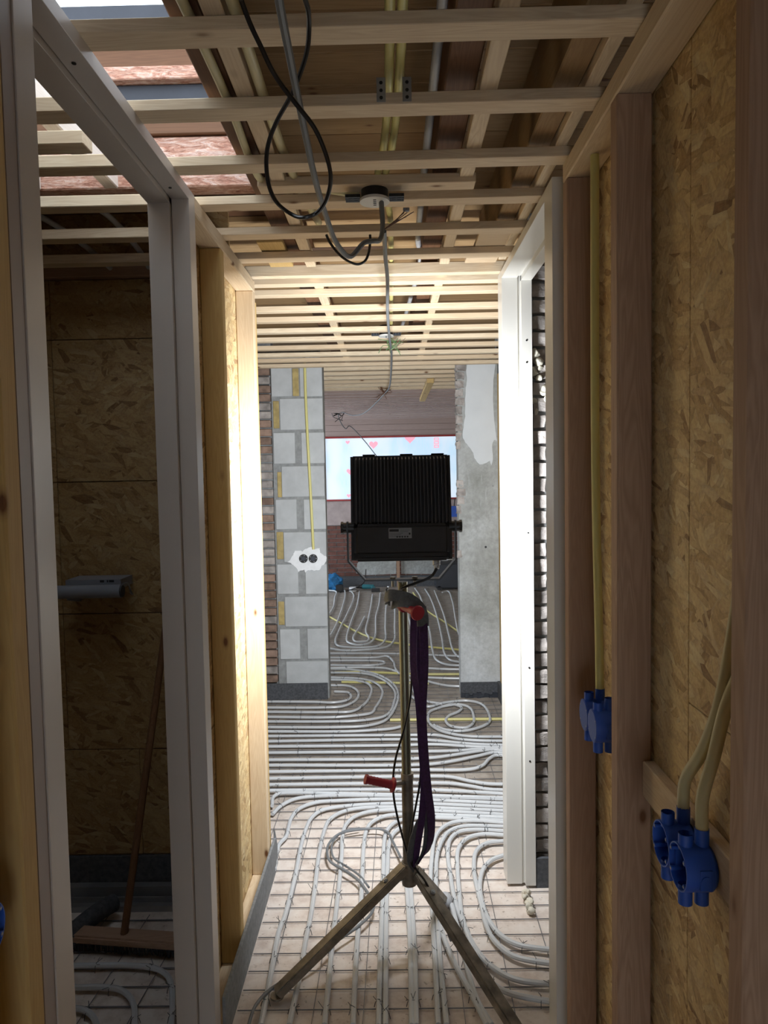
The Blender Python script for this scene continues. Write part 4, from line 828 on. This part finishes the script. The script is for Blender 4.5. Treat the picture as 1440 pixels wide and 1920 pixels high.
tag(tube('hanging_cable', LOOP1, .0038, BLACKS), 'glossy black cable hanging in a single crossed loop from the corridor ceiling', 'cable')
tag(tube('hanging_cable', LOOP2, .0038, BLACKS), 'short black cable sagging between two battens behind the ceiling box', 'cable')
tag(tube('festoon_cable', [(-.006, 1.90, 2.235), (-.005, 2.0, 2.21), (.0, 2.3, 2.22), (-.002, 2.8, 2.23), (.004, 3.4, 2.25), (.016, 4.2, 2.30), (.014, 4.9, 2.295), (.0, 5.7, 2.29), (-.035, 6.2, 2.30), (-.25, 7.2, 2.22), (-.42, 8.0, 2.26), (-.62, 8.8, 2.36), (-.64, 8.85, 2.33), (-.60, 8.95, 2.22), (-.56, 9.05, 2.18), (-.52, 9.15, 2.22), (-.36, 9.3, 2.06), (-.22, 9.4, 1.88), (.05, 9.5, 1.5), (.2, 9.5, 1.1)], .006, GREYW), 'long dark cable slung from batten to batten down the middle to the far room', 'cable')
for i, (x, y, z, s) in enumerate(((.012, 3.84, 2.28, 1), (-.04, 6.2, 2.30, 1.5), (-.63, 8.8, 2.35, 2.2))):
    bm = bmesh.new()
    for j in range(8):
        q = Vector((x, y, z)); sweep(bm, smoothline([q, q + Vector((R.uniform(-.05, .05), 0, R.uniform(-.02, .05))) * s, q + Vector((R.uniform(-.09, .06), 0, R.uniform(-.05, .06))) * s], 3), .0016 * s, 4)
    tag(obj('wire_ends', bm, [GWIRE, COPPER, BLACKS][i]), ['tuft of loose green wires where the cable meets the hall ceiling box', 'knot of thin dark wires on the slung cable just inside the far room', 'spidery knot of wires on the slung cable at the far left end'][i], 'wires')

def cond(pts, mat, lab, r=.0095):
    return tag(tube('conduit', pts, r, mat, seg=10), lab, 'conduit')
cond([(.012, -1.5, 2.405), (.012, .8, 2.405), (.010, 1.5, 2.405), (-.005, 1.80, 2.40), (-.02, 1.90, 2.385)], YEL, 'left one of the two yellow conduits side by side above the corridor battens')
cond([(.034, -1.5, 2.405), (.034, .8, 2.405), (.032, 1.5, 2.405), (.016, 1.80, 2.40), (.0, 1.90, 2.385)], YEL, 'right one of the two yellow conduits side by side above the corridor battens')
cond([(-.040, 1.95, 2.36), (-.042, 2.02, 2.385), (-.042, 2.10, 2.40)], YEL, 'short yellow conduit stub behind the ceiling box, left')
cond([(-.005, 1.95, 2.36), (-.004, 2.02, 2.385), (.01, 2.2, 2.39), (.015, 2.66, 2.40), (.015, 3.9, 2.38)], YEL, 'yellow conduit running from the ceiling box toward the hall, right of the stub')
cond([(.108, -1.5, 2.425), (.108, 2.4, 2.425), (.112, 2.58, 2.42), (.13, 2.75, 2.43), (.10, 3.6, 2.43), (.06, 4.4, 2.43)], GREYC, 'grey plastic conduit beside the dark joist above the battens', .010)
cond([(-.245, -1.5, 2.375), (-.245, 1.2, 2.375), (-.245, 1.7, 2.375), (-.235, 2.0, 2.385), (-.215, 2.3, 2.40)], YELP, 'pale yellow conduit alongside the light batten above, left of the black loop', .011)
cond([(-.335, .9, 2.374), (-.328, 1.1, 2.374), (-.322, 1.5, 2.374), (-.33, 1.80, 2.373), (-.322, 1.90, 2.372), (-.28, 1.952, 2.372), (-.20, 1.955, 2.371), (-.12, 1.955, 2.360), (-.075, 1.95, 2.35)], YELP, 'pale yellow conduit bending right along a batten to the round ceiling box')
for x in (-.006, .046):
    t = empty('conduit_bracket', (x, 1.465, 2.385), 'small metal conduit bracket, %s of the pair on the second batten' % ('left' if x < 0 else 'right'), 'bracket', 'metal brackets on the second batten')
    bm = bmesh.new(); bmbox(bm, x - .009, x + .009, 1.4645, 1.4665, 2.344, 2.392); bmesh.ops.bevel(bm, geom=bm.edges[:], offset=.0007, segments=1, affect='EDGES'); obj('plate', bm, ZINC, t)
    for zz in (2.352, 2.366, 2.381):
        bm = bmesh.new(); cyl(bm, (x, 1.4635, zz), (x, 1.4642, zz), .0035, 12); obj('hole', bm, BLACKS, t)

cond([(-1.21, 2.18, 2.46), (-1.10, 2.33, 2.44), (-1.02, 2.52, 2.385), (-1.0, 2.60, 2.36)], GREYC, 'left grey conduit arching over the battens of the dark left room')
cond([(-.97, 2.18, 2.47), (-.90, 2.33, 2.45), (-.86, 2.50, 2.39), (-.86, 2.60, 2.36)], GREYC, 'right grey conduit arching over the battens of the dark left room')
# ------------------------------------------------------------------ blue double socket boxes
def socket_double(x, y1, y2, z, s, lab, closed=False):
    """openings face s*X from the plane x; y1, y2 the two box centres"""
    e = empty('double_socket_box', (x - s * .025, (y1 + y2) / 2, z), lab, 'socket box')
    for y in (y1, y2):
        bm = bmesh.new(); seg = 32; ro, ri, dp = .0355, .0335, .049
        prof = [(0, ri), (0, ro), (dp * .9, ro), (dp, ro - .004), (dp, 0.0005), (dp - .003, .0005), (dp - .003, ri), (0, ri)]
        rings = [[bm.verts.new((x - s * t, y + r * math.cos(a), z + r * math.sin(a))) for a in [2 * math.pi * k / seg for k in range(seg)]] for t, r in prof]
        for p, q in zip(rings, rings[1:]):
            for k in range(seg): bm.faces.new((p[k], p[(k + 1) % seg], q[(k + 1) % seg], q[k]))
        bmesh.ops.remove_doubles(bm, verts=bm.verts[:], dist=1e-5); bmesh.ops.recalc_face_normals(bm, faces=bm.faces[:])
        sh = obj('round_box', bm, BLUE, e, smooth=True)
        for a in (.6, 2.5, 3.8, 5.7):
            bm = bmesh.new(); cyl(bm, (x + s * .0005, y + .030 * math.cos(a), z + .030 * math.sin(a)), (x - s * .02, y + .030 * math.cos(a), z + .030 * math.sin(a)), .0035, 10); obj('screw_post', bm, BLUE, sh, smooth=True)
            bm = bmesh.new(); cyl(bm, (x + s * .0012, y + .030 * math.cos(a), z + .030 * math.sin(a)), (x, y + .030 * math.cos(a), z + .030 * math.sin(a)), .0018, 8); obj('screw', bm, ZINC, sh)
        if closed:
            bm = bmesh.new(); cyl(bm, (x + s * .001, y, z), (x - s * .003, y, z), .0333, 28); obj('cover', bm, BLUE, sh, smooth=True)
        for dx in (.012, .037):
            for sg in (1, -1):
                if sg < 0 and y == y1 and False: continue
                bm = bmesh.new(); hh = (.060, .052)[dx < .02] if sg > 0 else .058
                seg = 16; a0 = (x - s * dx, y - .004 * 0, z + sg * .028); rr = .0105
                sweep(bm, [Vector(a0), Vector((a0[0], a0[1], z + sg * hh))], rr, 16, caps=False)
                sweep(bm, [Vector((a0[0], a0[1], z + sg * hh)), Vector(a0)], rr - .0018, 16, caps=False)
                obj('conduit_spout', bm, BLUE, sh, smooth=True)
        bm = bmesh.new(); bmbox(bm, x - s * .020, x - s * .038, y - .036, y - .030, z - .018, z + .012); cyl(bm, (x - s * .029, y - .0375, z - .004), (x - s * .029, y - .035, z - .004), .008, 16); obj('knockout', bm, BLUE, sh)
    ym = (y1 + y2) / 2
    bm = bmesh.new(); bmbox(bm, min(x - s * .008, x - s * .04), max(x - s * .008, x - s * .04), ym - .008, ym + .008, z - .016, z + .016); obj('coupling', bm, BLUE, e)
    return e
socket_double(.428, 1.061, 1.130, .991, -1, 'open blue double socket box on the short batten, nearest the camera at right')
socket_double(.428, 1.52, 1.59, 1.045, -1, 'blue plastic double socket box with closed covers, farther along behind the middle stud', closed=True)
socket_double(-.507, .845, .775, 1.04, 1, 'blue plastic socket box cut off by the left edge of the picture')
cond([(.465, 1.130, 1.02), (.465, 1.130, 1.06), (.463, 1.118, 1.10), (.468, 1.07, 1.165), (.470, 1.02, 1.25), (.470, .98, 1.36), (.470, .935, 1.55), (.470, .93, 1.9), (.47, .93, 2.29)], YELP, 'pale yellow conduit bending up from the left half of the near blue socket box')
cond([(.465, 1.061, 1.02), (.465, 1.061, 1.06), (.463, 1.055, 1.10), (.470, 1.035, 1.17), (.472, 1.000, 1.26), (.485, .960, 1.36), (.487, .925, 1.55), (.487, .92, 1.9), (.487, .92, 2.29)], YELP, 'pale yellow conduit rising from the right half of the near blue socket box')
cond([(.465, 1.59, 1.075), (.465, 1.595, 1.2), (.462, 1.61, 1.6), (.462, 1.61, 2.293)], YEL, 'straight yellow conduit between two studs above the far blue socket box')

# ------------------------------------------------------------------ things in the left room and on the floor
BR = empty('push_broom', (-.92, 2.30, .03), 'wide wooden push broom leaning on the dark chipboard wall of the left room', 'broom')
bm = bmesh.new(); bmbox(bm, -1.20, -.66, 2.27, 2.335, .042, .07)
for v in bm.verts: v.co = Matrix.Translation((-.92, 2.3, 0)) @ Matrix.Rotation(-.12, 4, 'Z') @ Matrix.Translation((.92, -2.3, 0)) @ v.co
bmesh.ops.bevel(bm, geom=bm.edges[:], offset=.006, segments=2, affect='EDGES'); obj('head', bm, PINER[0], BR, smooth=True)
bm = bmesh.new()
for k in range(90):
    x = -1.19 + .52 * k / 89
    for yy in (2.285, 2.302, 2.32):
        p = Matrix.Translation((-.92, 2.3, 0)) @ Matrix.Rotation(-.12, 4, 'Z') @ Matrix.Translation((.92, -2.3, 0)) @ Vector((x, yy, .043))
        bar(bm, p, p + Vector((R.uniform(-.006, .006), R.uniform(-.006, .006), -.030)), .003, .003, up=(0, 1, 0))
br = obj('bristles', bm, DARKP, BR); br['kind'] = 'stuff'
tube('handle', [(-.928, 2.302, .06), (-.822, 2.636, 1.25)], .0125, OLD[2], BR, sub=0, seg=14)
t = empty('grey_tube', (-1.1, 2.5, 1.2), 'grey plastic tube fixed level to the dark chipboard wall', 'tube')
bm = bmesh.new(); cyl(bm, (-1.5, 2.5, 1.200), (-.968, 2.5, 1.200), .0235, 28); obj('body', bm, PVC, t, smooth=True)
bm = bmesh.new(); cyl(bm, (-.968, 2.5, 1.2), (-.962, 2.5, 1.2), .021, 24); obj('end_cap', bm, DARKP, t, smooth=True)
tube('hook', [(-.965, 2.51, 1.224), (-.955, 2.53, 1.222), (-.952, 2.55, 1.19), (-.965, 2.60, 1.172), (-.99, 2.645, 1.17)], .003, ZINC, t)
tube('bracket', [(-1.16, 2.5, 1.178), (-1.14, 2.54, 1.166), (-1.16, 2.60, 1.16), (-1.17, 2.645, 1.16)], .008, PVC, t)
t = empty('label_box', (-1.06, 2.6, 1.235), 'flat pale box with a black printed label resting behind the grey tube', 'box')
bm = bmesh.new(); bmbox(bm, -1.18, -.98, 2.53, 2.645, 1.205, 1.238); obj('carton', bm, PVC, t)
bm = bmesh.new()
for a, b in ((-1.055, -1.04), (-1.03, -1.025), (-1.022, -1.004)): bmbox(bm, a, b, 2.5292, 2.53, 1.228, 1.236)
obj('label_print', bm, BLACKS, t)
tag(tube('waste_pipe', [(-1.12, 2.30, .05), (-1.10, 2.38, .055), (-1.06, 2.46, .06), (-1.04, 2.50, .055)], .032, FOAMD, seg=16), 'stub of dark insulated waste pipe on the floor behind the broom', 'pipe')
bm = bmesh.new()
for k in range(14): bmesh.ops.create_icosphere(bm, subdivisions=2, radius=R.uniform(.008, .014), matrix=Matrix.Translation((.475 + .008 * math.sin(k), 2.60 - k * .0095, .012 + .008 * (k % 3))))
for v in bm.verts: v.co += Vector(noise.noise_vector(v.co * 70)) * .006
tag(obj('foam_scrap', bm, PUR, smooth=True), 'small cream lump of dried foam on the floor before the white right door frame', 'foam scrap')
bm = bmesh.new(); bmesh.ops.create_icosphere(bm, subdivisions=3, radius=1, matrix=Matrix.Translation((-.83, 9.72, .11)) @ Matrix.Diagonal((.15, .12, .13, 1)))
for v in bm.verts: v.co += Vector(noise.noise_vector(v.co * 11)) * .045; v.co.z = max(v.co.z, .003)
e = empty('tool_bag', (-.83, 9.72, 0), 'crumpled bright blue bag on the floor by the far brick wall', 'bag'); obj('sack', bm, BAGB, e)
bm = bmesh.new(); bmbox(bm, -.78, -.68, 9.58, 9.66, .004, .10); bmesh.ops.bevel(bm, geom=bm.edges[:], offset=.01, segments=2, affect='EDGES'); tag(obj('black_case', bm, BLACK), 'small black case in front of the blue bag in the far room', 'case')
e = empty('cordless_drill', (-.3, 9.7, 0), 'teal and black cordless drill lying on the far room floor', 'drill')
bm = bmesh.new(); cyl(bm, (-.42, 9.72, .05), (-.26, 9.70, .05), .035, 16, .030); obj('motor', bm, TEAL, e, smooth=True)
bm = bmesh.new(); cyl(bm, (-.52, 9.73, .05), (-.42, 9.72, .05), .018, 16, .03); obj('chuck', bm, BLACK, e, smooth=True)
bm = bmesh.new(); bar(bm, (-.29, 9.70, .05), (-.25, 9.60, .03), .04, .04); obj('handle', bm, TEAL, e)
bm = bmesh.new(); bmbox(bm, -.29, -.18, 9.54, 9.61, .003, .05); obj('battery', bm, BLACK, e)
e = empty('tape_reel', (-.52, 9.6, 0), 'pale round reel standing beside the drill in the far room', 'reel')
bm = bmesh.new(); cyl(bm, (-.55, 9.62, .004), (-.55, 9.62, .06), .05, 24); obj('core', bm, GYP, e, smooth=True)
bm = bmesh.new(); cyl(bm, (-.55, 9.62, .025), (-.55, 9.62, .04), .053, 24); obj('band', bm, GREYW, e, smooth=True)
tag(tube('work_cable', [(-.72, 9.5, .012), (-.60, 9.55, .03), (-.42, 9.6, .10), (-.38, 9.7, .16), (-.37, 9.78, .28)], .006, BLACKS), 'black lead rising from the floor beside the blue bag in the far room', 'cable')
e = empty('work_box', (.85, 9.75, 0), 'black tool crate on the far room floor against the right pier edge', 'crate')
bm = bmesh.new(); bmbox(bm, .58, 1.0, 9.6, 9.9, .03, .36); bmesh.ops.bevel(bm, geom=bm.edges[:], offset=.012, segments=2, affect='EDGES'); obj('body', bm, DARKP, e)
bm = bmesh.new(); bmbox(bm, .57, 1.01, 9.59, 9.91, .36, .40); obj('lid', bm, BLACK, e)
for x in (.63, .95):
    bm = bmesh.new(); cyl(bm, (x, 9.60, .03), (x, 9.64, .03), .028, 14); obj('wheel', bm, BLACK, e, smooth=True)
bm = bmesh.new(); bmesh.ops.create_icosphere(bm, subdivisions=3, radius=1, matrix=Matrix.Translation((.72, 9.7, .43)) @ Matrix.Diagonal((.11, .08, .04, 1)))
for v in bm.verts: v.co += Vector(noise.noise_vector(v.co * 30)) * .03
tag(obj('plastic_wrap', bm, GYP), 'crumpled clear plastic lying on the black tool crate', 'plastic wrap')
e = empty('blue_level', (.87, 9.94, 1.05), 'small blue box hanging on the far wall at the right of the window', 'box')
bm = bmesh.new(); bmbox(bm, .80, .97, 9.90, 9.985, .98, 1.13); bmesh.ops.bevel(bm, geom=bm.edges[:], offset=.01, segments=2, affect='EDGES'); obj('case', bm, BLUE, e)
tube('cord', [(.88, 9.97, 1.13), (.885, 9.96, 1.19), (.89, 9.96, 1.235)], .006, BLACKS, e)
e = empty('timber_offcut', (.1, 9.8, 0), 'upright piece of wood standing against the grey cement patch in the far room', 'wood')
bm = bmesh.new(); bmbox(bm, .055, .10, 9.93, 9.962, .003, .46); obj('board', bm, PINER[2], e)
